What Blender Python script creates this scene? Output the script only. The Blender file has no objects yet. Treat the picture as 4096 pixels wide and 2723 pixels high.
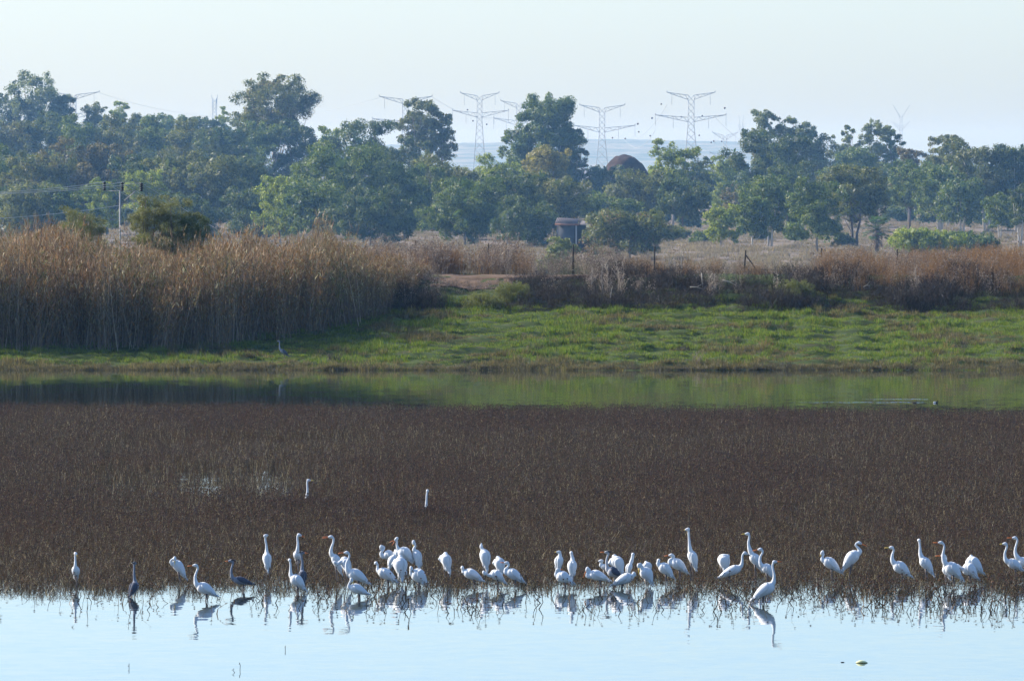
import bpy, bmesh, math, random
import numpy as np
from mathutils import Vector, Matrix
from math import radians as R

random.seed(7)
RNG = np.random.default_rng(7)
S = bpy.context.scene
COL = S.collection

# ------------------------------------------------------------------ camera, light, exposure
F, YH, H = 40000.0, 630.0, 8.5          # focal length in photo pixels, horizon row, camera height in metres
cam_d = bpy.data.cameras.new('camera')
cam_d.sensor_width = 36.0
cam_d.lens = 36.0 * F / 4096.0
cam_d.shift_y = -(1361.5 - YH) / 4096.0
cam_d.clip_start, cam_d.clip_end = 1.0, 30000.0
cam = bpy.data.objects.new('camera', cam_d)
cam.location = (0, 0, H)
cam.rotation_euler = (R(90), 0, 0)
COL.objects.link(cam)
S.camera = cam

SUN_EL, SUN_AZ = R(30), R(-64)          # azimuth from +Y (the view), negative = to the left
SKY_STRENGTH, SUN_STRENGTH = 0.14, 5.0
HAZE_DENSITY = 0.00006
HAZE_COLOR = (0.30, 0.60, 1.0)
w = bpy.data.worlds.new('World')
S.world = w
w.use_nodes = True
nt = w.node_tree
sky = nt.nodes.new('ShaderNodeTexSky')
sky.sky_type = 'NISHITA'
sky.sun_disc = False
sky.sun_elevation = SUN_EL
sky.sun_rotation = SUN_AZ
sky.altitude = 0
sky.air_density, sky.dust_density, sky.ozone_density = 0.76, 0.98, 5.3
nt.links.new(sky.outputs[0], nt.nodes['Background'].inputs[0])
nt.nodes['Background'].inputs[1].default_value = SKY_STRENGTH

sd = bpy.data.lights.new('sun', 'SUN')
sd.energy, sd.angle, sd.color = SUN_STRENGTH, R(0.53), (1.0, 0.94, 0.85)
sun = bpy.data.objects.new('sun', sd)
to_sun = Vector((math.sin(SUN_AZ) * math.cos(SUN_EL), math.cos(SUN_AZ) * math.cos(SUN_EL), math.sin(SUN_EL)))
sun.rotation_euler = to_sun.to_track_quat('Z', 'Y').to_euler()
sun.location = (-60, 300, 200)
COL.objects.link(sun)

S.view_settings.view_transform = 'Standard'
S.view_settings.look = 'None'
S.view_settings.gamma = 1.0
S.view_settings.use_curve_mapping = False
S.view_settings.exposure = 0.84
S.cycles.use_denoising = True
S.cycles.max_bounces = 6
S.cycles.diffuse_bounces = 2
S.cycles.glossy_bounces = 3
S.cycles.transmission_bounces = 2
S.cycles.volume_bounces = 0
S.cycles.transparent_max_bounces = 4
S.cycles.sample_clamp_indirect = 6.0

# ------------------------------------------------------------------ helpers
def px(x, D): return (x - 2048.0) * D / F
def pz(y, D): return H - (y - YH) * D / F

def tag(o, label=None, cat=None, group=None, kind=None):
    if label: o['label'] = label
    if cat: o['category'] = cat
    if group: o['group'] = group
    if kind: o['kind'] = kind
    return o

def mesh_np(name, verts, faces, cols=None, smooth=False, mat=None):
    """verts (n,3), faces: (m,k) array with one k, or a list of such arrays; cols per face (m,3)"""
    me = bpy.data.meshes.new(name)
    fl = faces if isinstance(faces, list) else [faces]
    fl = [f for f in fl if len(f)]
    nl = sum(f.size for f in fl); nf = sum(len(f) for f in fl)
    me.vertices.add(len(verts)); me.vertices.foreach_set('co', np.asarray(verts, np.float32).ravel())
    me.loops.add(nl); me.polygons.add(nf)
    me.loops.foreach_set('vertex_index', np.concatenate([f.ravel() for f in fl]).astype(np.int32))
    tot = np.concatenate([np.full(len(f), f.shape[1]) for f in fl])
    st = np.concatenate([[0], np.cumsum(tot)[:-1]])
    me.polygons.foreach_set('loop_start', st.astype(np.int32))
    me.polygons.foreach_set('loop_total', tot.astype(np.int32))
    me.update(calc_edges=True)
    if smooth: me.polygons.foreach_set('use_smooth', np.ones(nf, bool))
    if cols is not None:
        a = me.attributes.new('col', 'FLOAT_COLOR', 'FACE')
        c = np.ones((nf, 4), np.float32); c[:, :3] = cols
        a.data.foreach_set('color', c.ravel())
    me.validate()
    if mat: me.materials.append(mat)
    return me

def link(name, me, parent=None, loc=(0, 0, 0)):
    o = bpy.data.objects.new(name, me)
    COL.objects.link(o)
    o.location = loc
    if parent: o.parent = parent
    return o

def empty(name, loc):
    o = bpy.data.objects.new(name, None)
    o.empty_display_size = 0.2
    COL.objects.link(o); o.location = loc
    return o

def mat(name):
    m = bpy.data.materials.new(name); m.use_nodes = True
    n = m.node_tree.nodes; n.clear()
    out = n.new('ShaderNodeOutputMaterial')
    return m, n, m.node_tree.links, out

class MB:
    """collects tubes, boxes and blobs into one mesh"""
    def __init__(s): s.v, s.q, s.t, s.cq, s.ct = [], [], [], [], []; s.n = 0
    def _add(s, v, q=(), t=(), c=(1, 1, 1)):
        v = np.asarray(v, float)
        if len(q): s.q.append(np.asarray(q) + s.n); s.cq.append(np.tile(c, (len(q), 1)))
        if len(t): s.t.append(np.asarray(t) + s.n); s.ct.append(np.tile(c, (len(t), 1)))
        s.v.append(v); s.n += len(v)
    def tube(s, pts, rad, k=6, c=(1, 1, 1), flat=1.0, cap=True):
        p = np.asarray(pts, float); r = np.broadcast_to(np.asarray(rad, float), (len(p),))
        tg = np.gradient(p, axis=0); tg /= np.linalg.norm(tg, axis=1)[:, None] + 1e-12
        ref = np.array([0., 1, 0]) if abs(tg[:, 1]).max() < 0.95 else np.array([1., 0, 0])
        vs = []
        for i in range(len(p)):
            a = np.cross(tg[i], ref)
            if np.linalg.norm(a) < 1e-6: a = np.cross(tg[i], [0, 0, 1.])
            a /= np.linalg.norm(a); b = np.cross(tg[i], a)
            ang = np.arange(k) * 2 * np.pi / k
            vs.append(p[i] + r[i] * (np.cos(ang)[:, None] * a + flat * np.sin(ang)[:, None] * b))
        n = len(p); v = np.concatenate(vs)
        q = [[i * k + j, i * k + (j + 1) % k, (i + 1) * k + (j + 1) % k, (i + 1) * k + j] for i in range(n - 1) for j in range(k)]
        t = []
        if cap:
            v = np.concatenate([v, p[:1], p[-1:]])
            t = [[(j + 1) % k, j, n * k] for j in range(k)] + [[(n - 1) * k + j, (n - 1) * k + (j + 1) % k, n * k + 1] for j in range(k)]
        s._add(v, q, t, c)
    def bar(s, a, b, r, c=(1, 1, 1)): s.tube([a, b], r, 4, c)
    def blob(s, ctr, rx, ry, rz, nu=8, nv=6, c=(1, 1, 1), rot=None):
        v = []
        for i in range(1, nv):
            th = math.pi * i / nv
            for j in range(nu):
                ph = 2 * math.pi * j / nu
                v.append((rx * math.sin(th) * math.cos(ph), ry * math.sin(th) * math.sin(ph), rz * math.cos(th)))
        v += [(0, 0, rz), (0, 0, -rz)]
        v = np.array(v)
        if rot is not None: v = v @ np.array(rot).T
        v = v + np.array(ctr)
        q = [[(i) * nu + j, (i) * nu + (j + 1) % nu, (i + 1) * nu + (j + 1) % nu, (i + 1) * nu + j][::-1] for i in range(nv - 2) for j in range(nu)]
        tp = (nv - 1) * nu
        t = [[j, (j + 1) % nu, tp] for j in range(nu)] + [[(nv - 2) * nu + (j + 1) % nu, (nv - 2) * nu + j, tp + 1] for j in range(nu)]
        s._add(v, q, t, c)
    def box(s, lo, hi, c=(1, 1, 1)):
        x0, y0, z0 = lo; x1, y1, z1 = hi
        v = [(x0, y0, z0), (x1, y0, z0), (x1, y1, z0), (x0, y1, z0), (x0, y0, z1), (x1, y0, z1), (x1, y1, z1), (x0, y1, z1)]
        s._add(v, [[0, 3, 2, 1], [4, 5, 6, 7], [0, 1, 5, 4], [1, 2, 6, 5], [2, 3, 7, 6], [3, 0, 4, 7]], (), c)
    def mesh(s, name, m=None, smooth=False):
        q = np.concatenate(s.q) if s.q else np.zeros((0, 4), int)
        t = np.concatenate(s.t) if s.t else np.zeros((0, 3), int)
        c = np.concatenate([x for x in (s.cq + s.ct)])
        return mesh_np(name, np.concatenate(s.v), [q, t], c, smooth, m)

def snoise(x, y, seed=0, oct=4, f0=1.0):
    """cheap smooth noise from sine sums (vectorised)"""
    r = np.random.default_rng(seed)
    o = np.zeros_like(x, dtype=float); amp = 1.0; f = f0
    for _ in range(oct):
        for _ in range(3):
            a = r.uniform(0, 6.28); p = r.uniform(0, 6.28)
            o += amp * np.sin((x * math.cos(a) + y * math.sin(a)) * f * r.uniform(.8, 1.25) + p) / 3
        amp *= 0.55; f *= 2.1
    return o

# ------------------------------------------------------------------ materials
def plain(name, color, rough=0.8, noise=0.0, scale=20.0, spec=0.3, bump=0.0):
    m, n, l, out = mat(name)
    b = n.new('ShaderNodeBsdfPrincipled'); b.inputs['Roughness'].default_value = rough
    b.inputs['Specular IOR Level'].default_value = spec
    b.inputs['Base Color'].default_value = (*color, 1)
    if noise or bump:
        tc = n.new('ShaderNodeTexCoord'); t = n.new('ShaderNodeTexNoise'); t.inputs['Scale'].default_value = scale; t.inputs['Detail'].default_value = 5
        l.new(tc.outputs['Object'], t.inputs['Vector'])
        if noise:
            mx = n.new('ShaderNodeMix'); mx.data_type = 'RGBA'
            mx.inputs['A'].default_value = (*[c * (1 - noise) for c in color], 1); mx.inputs['B'].default_value = (*[min(1, c * (1 + noise)) for c in color], 1)
            l.new(t.outputs['Fac'], mx.inputs['Factor']); l.new(mx.outputs['Result'], b.inputs['Base Color'])
        if bump:
            bp = n.new('ShaderNodeBump'); bp.inputs['Strength'].default_value = bump; bp.inputs['Distance'].default_value = 0.01
            l.new(t.outputs['Fac'], bp.inputs['Height']); l.new(bp.outputs['Normal'], b.inputs['Normal'])
    l.new(b.outputs[0], out.inputs[0])
    return m

def leafy(name, trans=0.4, gloss=0.06, rough=0.45, warm=False):
    """leaf / blade material: own colour per face, light passes through"""
    m, n, l, out = mat(name)
    a = n.new('ShaderNodeAttribute'); a.attribute_name = 'col'
    d = n.new('ShaderNodeBsdfDiffuse'); t = n.new('ShaderNodeBsdfTranslucent'); g = n.new('ShaderNodeBsdfGlossy')
    g.inputs['Roughness'].default_value = rough; g.inputs['Color'].default_value = (1, 1, 1, 1)
    yl = n.new('ShaderNodeMix'); yl.data_type = 'RGBA'; yl.blend_type = 'MULTIPLY'; yl.inputs['Factor'].default_value = 1.0
    yl.inputs['B'].default_value = (1.15, 1.18, 0.70, 1) if warm else (1, 1, 1, 1)
    l.new(a.outputs['Color'], yl.inputs['A'])
    l.new(a.outputs['Color'], d.inputs[0]); l.new(yl.outputs['Result'], t.inputs[0])
    m1 = n.new('ShaderNodeMixShader'); m1.inputs[0].default_value = trans
    l.new(d.outputs[0], m1.inputs[1]); l.new(t.outputs[0], m1.inputs[2])
    m2 = n.new('ShaderNodeMixShader'); m2.inputs[0].default_value = gloss
    l.new(m1.outputs[0], m2.inputs[1]); l.new(g.outputs[0], m2.inputs[2])
    l.new(m2.outputs[0], out.inputs[0])
    return m

M_LEAF = leafy('leaves', 0.46, 0.03, 0.5, True)
M_STALK = leafy('dry_stalks', 0.2, 0.02)
M_GRASSBLADE = leafy('grass_blades', 0.5, 0.02, 0.5, True)
M_BARK = leafy('bark', 0.0, 0.0)
M_STEEL = plain('galvanised_steel', (0.34, 0.36, 0.38), 0.6)
M_RUST = plain('rusty_steel', (0.035, 0.028, 0.024), 0.8, 0.3)
M_CONCRETE = plain('concrete', (0.36, 0.34, 0.32), 0.9, 0.2, 8)
M_BLACK = plain('black_ceramic', (0.012, 0.012, 0.013), 0.4)
M_WIRE = plain('wire', (0.42, 0.42, 0.40), 0.5)

def plumage(name, c1, c2=None, scale=14):
    m, n, l, out = mat(name)
    b = n.new('ShaderNodeBsdfPrincipled'); b.inputs['Roughness'].default_value = 0.75; b.inputs['Specular IOR Level'].default_value = 0.15
    tc = n.new('ShaderNodeTexCoord'); mp = n.new('ShaderNodeMapping'); mp.inputs['Scale'].default_value = (1, 1, 0.35)
    t = n.new('ShaderNodeTexNoise'); t.inputs['Scale'].default_value = scale * 4; t.inputs['Detail'].default_value = 4
    l.new(tc.outputs['Object'], mp.inputs[0]); l.new(mp.outputs[0], t.inputs['Vector'])
    mx = n.new('ShaderNodeMix'); mx.data_type = 'RGBA'
    mx.inputs['A'].default_value = (*c1, 1); mx.inputs['B'].default_value = (*(c2 or c1), 1)
    l.new(t.outputs['Fac'], mx.inputs['Factor']); l.new(mx.outputs['Result'], b.inputs['Base Color'])
    bp = n.new('ShaderNodeBump'); bp.inputs['Strength'].default_value = 0.5; bp.inputs['Distance'].default_value = 0.012
    l.new(t.outputs['Fac'], bp.inputs['Height']); l.new(bp.outputs['Normal'], b.inputs['Normal'])
    l.new(b.outputs[0], out.inputs[0])
    return m
M_FLANK = plumage('white_flank', (0.85, 0.85, 0.85))
M_WHITE = plumage('white_plumage', (0.81, 0.81, 0.79), (0.70, 0.71, 0.71))
M_GREY = plumage('grey_plumage', (0.26, 0.28, 0.32), (0.18, 0.19, 0.23))
M_SLATE = plumage('slate_plumage', (0.10, 0.11, 0.14), (0.06, 0.065, 0.09))
M_PALE = plumage('pale_grey_plumage', (0.60, 0.58, 0.57), (0.42, 0.41, 0.42))
M_ORANGE = plain('orange_bill', (0.72, 0.20, 0.05), 0.45)
M_YELLOW = plain('yellow_bill', (0.78, 0.52, 0.10), 0.45)
M_DARKBILL = plain('dark_bill', (0.05, 0.05, 0.045), 0.5)
M_LEG = plain('bird_leg', (0.14, 0.11, 0.10), 0.6)
M_LEGPALE = plain('pale_bird_leg', (0.42, 0.34, 0.26), 0.6)
M_EYE = plain('eye', (0.01, 0.01, 0.01), 0.2)

# ------------------------------------------------------------------ water
def water_mat():
    m, n, l, out = mat('marsh_water')
    b = n.new('ShaderNodeBsdfPrincipled')
    b.inputs['Base Color'].default_value = (0.030, 0.036, 0.026, 1)
    b.inputs['Roughness'].default_value = 0.02
    b.inputs['IOR'].default_value = 1.333
    g = n.new('ShaderNodeNewGeometry')
    def slope(sx, sy, amp, seed):
        mp = n.new('ShaderNodeMapping'); mp.inputs['Scale'].default_value = (sx, sy, 1); mp.inputs['Location'].default_value = (seed, seed * 2.3, 0)
        t = n.new('ShaderNodeTexNoise'); t.inputs['Scale'].default_value = 1.0; t.inputs['Detail'].default_value = 2.0
        l.new(g.outputs['Position'], mp.inputs[0]); l.new(mp.outputs[0], t.inputs['Vector'])
        sub = n.new('ShaderNodeVectorMath'); sub.operation = 'SUBTRACT'; sub.inputs[1].default_value = (0.5, 0.5, 0.5)
        l.new(t.outputs['Color'], sub.inputs[0])
        mul = n.new('ShaderNodeVectorMath'); mul.operation = 'MULTIPLY'; mul.inputs[1].default_value = (*amp, 0)
        l.new(sub.outputs[0], mul.inputs[0])
        return mul
    a = slope(2.6, 2.2, (0.014, 0.017), 3.0)
    c = slope(0.5, 0.45, (0.004, 0.007), 11.0)
    ad = n.new('ShaderNodeVectorMath'); ad.operation = 'ADD'
    l.new(a.outputs[0], ad.inputs[0]); l.new(c.outputs[0], ad.inputs[1])
    up = n.new('ShaderNodeVectorMath'); up.operation = 'ADD'; up.inputs[1].default_value = (0, 0, 1)
    l.new(ad.outputs[0], up.inputs[0])
    nr = n.new('ShaderNodeVectorMath'); nr.operation = 'NORMALIZE'
    l.new(up.outputs[0], nr.inputs[0]); l.new(nr.outputs[0], b.inputs['Normal'])
    l.new(b.outputs[0], out.inputs[0])
    return m
M_WATER = water_mat()

def grid_mesh(name, xs_fn, ys, z_fn, nx, m, smooth=True):
    rows = []
    for y in ys:
        a, b_ = xs_fn(y)
        x = np.linspace(a, b_, nx); yy = np.full(nx, y)
        rows.append(np.stack([x, yy, z_fn(x, yy)], 1))
    v = np.concatenate(rows); ny = len(ys)
    i = np.arange(ny - 1)[:, None] * nx + np.arange(nx - 1)[None]
    q = np.stack([i, i + 1, i + nx + 1, i + nx], -1).reshape(-1, 4)
    return mesh_np(name, v, q, None, smooth, m)

wo = link('water', grid_mesh('water', lambda y: (-90, 90), [70, 140, 170, 190, 210, 250, 300, 350, 404], lambda x, y: x * 0, 5, M_WATER))
tag(wo, 'calm shallow marsh water reflecting the pale sky and the bank', kind='structure')

# ------------------------------------------------------------------ terrain
PLAIN = -6.5
def bank_z(x, D):
    z = np.interp(D, [395, 400, 425, 432, 440, 447, 520], [-0.42, 0.0, 2.1, 3.3, 3.3, 3.3, PLAIN])
    return z
def rough_z(x, D):
    k = np.interp(D, [398, 402, 424, 432, 441], [0.0, 1.0, 1.0, 0.7, 0.2])
    return bank_z(x, D) + k * (0.17 * snoise(x * 0.9, D * 1.9, 5, 4, 1.9) + 0.06 * snoise(x, D, 9, 2, 0.35))

def ground_mat(name, cols, scale=(1, 1, 1), detail=8, rough=0.95, bump=0.3, bd=0.05):
    m, n, l, out = mat(name)
    b = n.new('ShaderNodeBsdfPrincipled'); b.inputs['Roughness'].default_value = rough; b.inputs['Specular IOR Level'].default_value = 0.1
    g = n.new('ShaderNodeNewGeometry'); mp = n.new('ShaderNodeMapping'); mp.inputs['Scale'].default_value = scale
    t = n.new('ShaderNodeTexNoise'); t.inputs['Scale'].default_value = 1; t.inputs['Detail'].default_value = detail; t.inputs['Roughness'].default_value = 0.65
    l.new(g.outputs['Position'], mp.inputs[0]); l.new(mp.outputs[0], t.inputs['Vector'])
    r = n.new('ShaderNodeValToRGB'); e = r.color_ramp.elements
    for i, (p, c) in enumerate(cols):
        el = e[i] if i < 2 else e.new(p)
        el.position = p; el.color = (*c, 1)
    l.new(t.outputs['Fac'], r.inputs[0]); l.new(r.outputs[0], b.inputs['Base Color'])
    bp = n.new('ShaderNodeBump'); bp.inputs['Strength'].default_value = bump; bp.inputs['Distance'].default_value = bd
    l.new(t.outputs['Fac'], bp.inputs['Height']); l.new(bp.outputs['Normal'], b.inputs['Normal'])
    l.new(b.outputs[0], out.inputs[0])
    return m

M_BED = ground_mat('mud', [(0.3, (0.05, 0.045, 0.035)), (0.7, (0.09, 0.08, 0.06))], (2, 2, 2))
bed_ys = [-40, 0, 100, 160, 200, 260, 330, 380, 396.0]
lb = link('ground', grid_mesh('ground', lambda y: (-140, 140), bed_ys, lambda x, y: np.interp(y, [-40, 0, 100, 396], [6.6, 6.4, -0.5, -0.42]), 9, M_BED))
tag(lb, 'muddy lake bed and near shore under the marsh', kind='structure')

M_BANK = ground_mat('bank_turf', [(0.3, (0.04, 0.05, 0.018)), (0.5, (0.06, 0.085, 0.02)), (0.7, (0.09, 0.075, 0.04))], (1.4, 1.4, 1.4))
ys = list(np.linspace(396, 448, 150)) + [455, 470, 490, 520]
bk = link('bank', grid_mesh('bank', lambda y: (-27, 27), ys, rough_z, 170, M_BANK))
tag(bk, 'green grassy dyke bank rising from the channel', kind='structure')
bk2 = None
for sgn in (-1, 1):
    e = link('bank', grid_mesh('bank', lambda y: (27 * sgn, 160 * sgn), [396, 400, 410, 425, 432, 440, 447, 520], bank_z, 12, M_BANK))
    tag(e, 'grassy dyke bank continuing beyond the frame', kind='structure')

M_SOIL = ground_mat('track_soil', [(0.3, (0.10, 0.065, 0.042)), (0.7, (0.20, 0.135, 0.09))], (3, 3, 3))
pth = link('path', grid_mesh('path', lambda y: (px(1640, 436) , px(2700, 436)) if y > 431.5 else (px(1720, 430), px(2060, 430)), list(np.linspace(429.5, 441, 24)),
      lambda x, y: rough_z(x, y) + 0.03 + 0.03 * snoise(x, y, 21, 2, 2.0), 70, M_SOIL))
tag(pth, 'bare brown earth track along the top of the dyke', kind='structure')

M_FIELD = ground_mat('dry_field', [(0.25, (0.09, 0.08, 0.05)), (0.5, (0.19, 0.145, 0.105)), (0.75, (0.27, 0.205, 0.15))], (0.25, 0.06, 0.25), 10, 0.95, 0.6, 0.4)
fd = link('field', grid_mesh('field', lambda y: (-(y * .07 + 300), y * .07 + 300), [519, 700, 1000, 1300, 1600, 2000, 2600, 3500, 5000, 7000, 9000, 12600, 15500],
      lambda x, y: np.full_like(x, PLAIN) - 0.01, 24, M_FIELD))
tag(fd, 'dry grass plain stretching behind the dyke to the hills', kind='structure')

M_HILL = ground_mat('hill_scrub', [(0.35, (0.10, 0.12, 0.07)), (0.65, (0.30, 0.27, 0.19))], (0.02, 0.01, 0.02), 8, 0.95, 0.2, 1)
def hill_z(x, y):
    P = x * F / 14500.0 + 2048
    top = np.interp(P, [-2000, 900, 1700, 2000, 2350, 2700, 2950, 3300, 3700, 6000], [20, 25, 55, 62, 76, 70, 66, 40, 22, 12]) * 14500 / F + H
    ridge = top + 1.6 * snoise(x, y * 0, 33, 3, 0.02) + 1.5 * np.clip(snoise(x, y * 0, 35, 4, 0.11), 0, 1)
    t = np.clip((y - 12500) / 2000, 0, 1)
    return PLAIN - 0.3 + (ridge - PLAIN) * np.sin(t * np.pi / 2) ** 0.9 * (1 + 0.10 * snoise(x, y, 41, 3, 0.01) * (1 - t))
hl = link('hills', grid_mesh('hills', lambda y: (-1700, 1700), list(np.linspace(12500, 14500, 16)) + [15200], hill_z, 520, M_HILL))
tag(hl, 'low hazy blue hills along the horizon', kind='structure')

# haze
hz_m, n_, l_, o_ = mat('haze')
pv = n_.new('ShaderNodeVolumePrincipled')
pv.inputs['Color'].default_value = (*HAZE_COLOR, 1)
pv.inputs['Density'].default_value = HAZE_DENSITY
pv.inputs['Anisotropy'].default_value = 0.25
pv.inputs['Absorption Color'].default_value = (1, 1, 1, 1)
l_.new(pv.outputs[0], o_.inputs['Volume'])
mb = MB(); mb.box((-1900, -60, -8.5), (1900, 15600, 48.0))
hz = link('haze', mb.mesh('haze', hz_m))
tag(hz, 'thin blue haze filling the air over the plain', kind='stuff')
hz.display_type = 'WIRE'

# ------------------------------------------------------------------ scatter of uncountable growth (stuff)
def variants(name, meshes):
    c = bpy.data.collections.new(name)
    for i, me in enumerate(meshes):
        o = bpy.data.objects.new('%s_%02d' % (name, i), me); c.objects.link(o)
    return c

def scatter_group(name, coll):
    g = bpy.data.node_groups.new(name, 'GeometryNodeTree')
    g.interface.new_socket('Geometry', in_out='INPUT', socket_type='NodeSocketGeometry')
    g.interface.new_socket('Geometry', in_out='OUTPUT', socket_type='NodeSocketGeometry')
    n = g.nodes; l = g.links
    gi = n.new('NodeGroupInput'); go = n.new('NodeGroupOutput')
    ci = n.new('GeometryNodeCollectionInfo'); ci.inputs['Collection'].default_value = coll
    ci.inputs['Separate Children'].default_value = True; ci.inputs['Reset Children'].default_value = True
    ip = n.new('GeometryNodeInstanceOnPoints'); ip.inputs['Pick Instance'].default_value = True
    def na(nm, t):
        a = n.new('GeometryNodeInputNamedAttribute'); a.data_type = t; a.inputs['Name'].default_value = nm
        return a
    ai, ar, asc = na('idx', 'INT'), na('rot', 'FLOAT_VECTOR'), na('scl', 'FLOAT_VECTOR')
    l.new(gi.outputs[0], ip.inputs['Points']); l.new(ci.outputs[0], ip.inputs['Instance'])
    l.new(ai.outputs['Attribute'], ip.inputs['Instance Index'])
    l.new(ar.outputs['Attribute'], ip.inputs['Rotation']); l.new(asc.outputs['Attribute'], ip.inputs['Scale'])
    l.new(ip.outputs[0], go.inputs[0])
    return g

def scatter(name, pts, rot, scl, idx, coll, label):
    me = bpy.data.meshes.new(name)
    me.vertices.add(len(pts)); me.vertices.foreach_set('co', np.asarray(pts, np.float32).ravel())
    a = me.attributes.new('idx', 'INT', 'POINT'); a.data.foreach_set('value', np.asarray(idx, np.int32))
    a = me.attributes.new('rot', 'FLOAT_VECTOR', 'POINT'); a.data.foreach_set('vector', np.asarray(rot, np.float32).ravel())
    a = me.attributes.new('scl', 'FLOAT_VECTOR', 'POINT'); a.data.foreach_set('vector', np.asarray(scl, np.float32).ravel())
    o = link(name, me)
    md = o.modifiers.new('scatter', 'NODES'); md.node_group = scatter_group(name, coll)
    tag(o, label, kind='stuff')
    return o

def strips(base, tip_off, width, bend, cols, r, seg=2):
    """n tapering blades: base (n,3), tip offset (n,3), width (n,), bend (n,3) sideways sag at the middle; returns verts, quads, cols"""
    n = len(base)
    ang = r.uniform(0, np.pi, n)
    sd = np.stack([np.cos(ang), np.sin(ang), np.zeros(n)], 1)
    vs = []
    for i in range(seg + 1):
        t = i / seg
        c = base + tip_off * t + bend * (4 * t * (1 - t))
        wv = (width * (1 - 0.75 * t))[:, None] * sd * 0.5
        vs += [c - wv, c + wv]
    V = np.stack(vs, 1)                                   # n, 2(seg+1), 3
    k = 2 * (seg + 1)
    idx = np.arange(n)[:, None] * k
    q = np.concatenate([np.stack([idx[:, 0] + 2 * i, idx[:, 0] + 2 * i + 1, idx[:, 0] + 2 * i + 3, idx[:, 0] + 2 * i + 2], 1)[:, None] for i in range(seg)], 1).reshape(-1, 4)
    return V.reshape(-1, 3), q, np.repeat(cols, seg, 0)

def octas(c, rx, rz, cols):
    n = len(c)
    d = np.array([[1, 0, 0], [0, 1, 0], [-1, 0, 0], [0, -1, 0], [0, 0, 1], [0, 0, -1]], float)
    sc = np.stack([rx, rx, rz], 1)[:, None]
    V = c[:, None] + d[None] * sc
    f = np.array([[0, 1, 4], [1, 2, 4], [2, 3, 4], [3, 0, 4], [1, 0, 5], [2, 1, 5], [3, 2, 5], [0, 3, 5]])
    T = (np.arange(n)[:, None, None] * 6 + f[None]).reshape(-1, 3)
    return V.reshape(-1, 3), T, np.repeat(cols, 8, 0)

def pick(r, n, pal, p=None):
    pal = np.array(pal, float)
    return pal[r.choice(len(pal), n, p=p)] * r.uniform(0.75, 1.25, (n, 1))

# --- marsh stalks
def marsh_patch(seed, size=0.6, n=46, headp=0.6, red=0, thin=1.0):
    r = np.random.default_rng(seed)
    b = np.stack([r.uniform(-size / 2, size / 2, n), r.uniform(-size / 2, size / 2, n), np.full(n, -0.08)], 1)
    h = r.uniform(0.55, 1.0, n)
    tip = np.stack([r.normal(0, .07, n), r.normal(0, .07, n), h], 1)
    cols = pick(r, n, [(0.081, 0.060, 0.032), (0.046, 0.036, 0.022), (0.121, 0.078, 0.036), (0.486, 0.401, 0.216), (0.126, 0.057, 0.026)], [.34, .31, .18, .08, .09] if not red else [.28, .22, .16, .05, .29])
    bend = np.stack([r.normal(0, .025, n), r.normal(0, .025, n), np.zeros(n)], 1)
    V, Q, C = strips(b, tip, thin * r.uniform(.006, .013, n), bend, cols, r)
    # short side leaves
    m = n * 2; k = r.integers(0, n, m); t = r.uniform(.35, .95, m)
    lb = b[k] + tip[k] * t[:, None]
    lt = np.stack([r.normal(0, .05, m), r.normal(0, .05, m), r.uniform(.02, .09, m)], 1)
    V2, Q2, C2 = strips(lb, lt, thin * r.uniform(.009, .018, m), np.zeros((m, 3)), pick(r, m, [(0.081, 0.060, 0.032), (0.042, 0.032, 0.019), (0.132, 0.066, 0.031), (0.352, 0.268, 0.124)], [.4, .28, .22, .10]), r, 1)
    sel = r.random(n) < headp
    V3, T, C3 = octas((b + tip)[sel], thin ** .6 * r.uniform(.012, .021, sel.sum()), thin ** .6 * r.uniform(.016, .032, sel.sum()), pick(r, sel.sum(), [(0.031, 0.021, 0.013), (0.056, 0.032, 0.021), (0.086, 0.037, 0.022)]))
    V = np.concatenate([V, V2, V3]); nQ = np.concatenate([Q, Q2 + len(b) * 6]); T = T + len(b) * 6 + m * 4
    return mesh_np('marsh_stalks', V, [nQ, T], np.concatenate([C, C2, C3]), False, M_STALK)

# object names sort the variants: 0-7 dense, 8-10 single stems
MARSH = variants('marsh_variants', [marsh_patch(100 + i, red=i > 4, headp=.5 + .25 * (i > 4)) for i in range(8)] + [marsh_patch(120 + i, size=.35, n=2, headp=.9, thin=1.9) for i in range(3)])

BIRDS = []   # filled below; needed here for trampled gaps
exec_birds = True

# bird table: kind, foot px (x, y), body tail tip, shoulder, half depth of body in px, neck points, head centre, bill tip, bill colour, extras, label
# points are photo pixels of the 4096 px picture, an optional third number is depth in px (positive = away)
E, G = 'egret', 'heron'
def B(kind, foot, T, Sh, hw, neck, head, bill, bc, label, **k):
    BIRDS.append(dict(kind=kind, foot=foot, T=T, S=Sh, hw=hw, neck=neck, head=head, bill=bill, bc=bc, label=label, **k))

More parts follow.
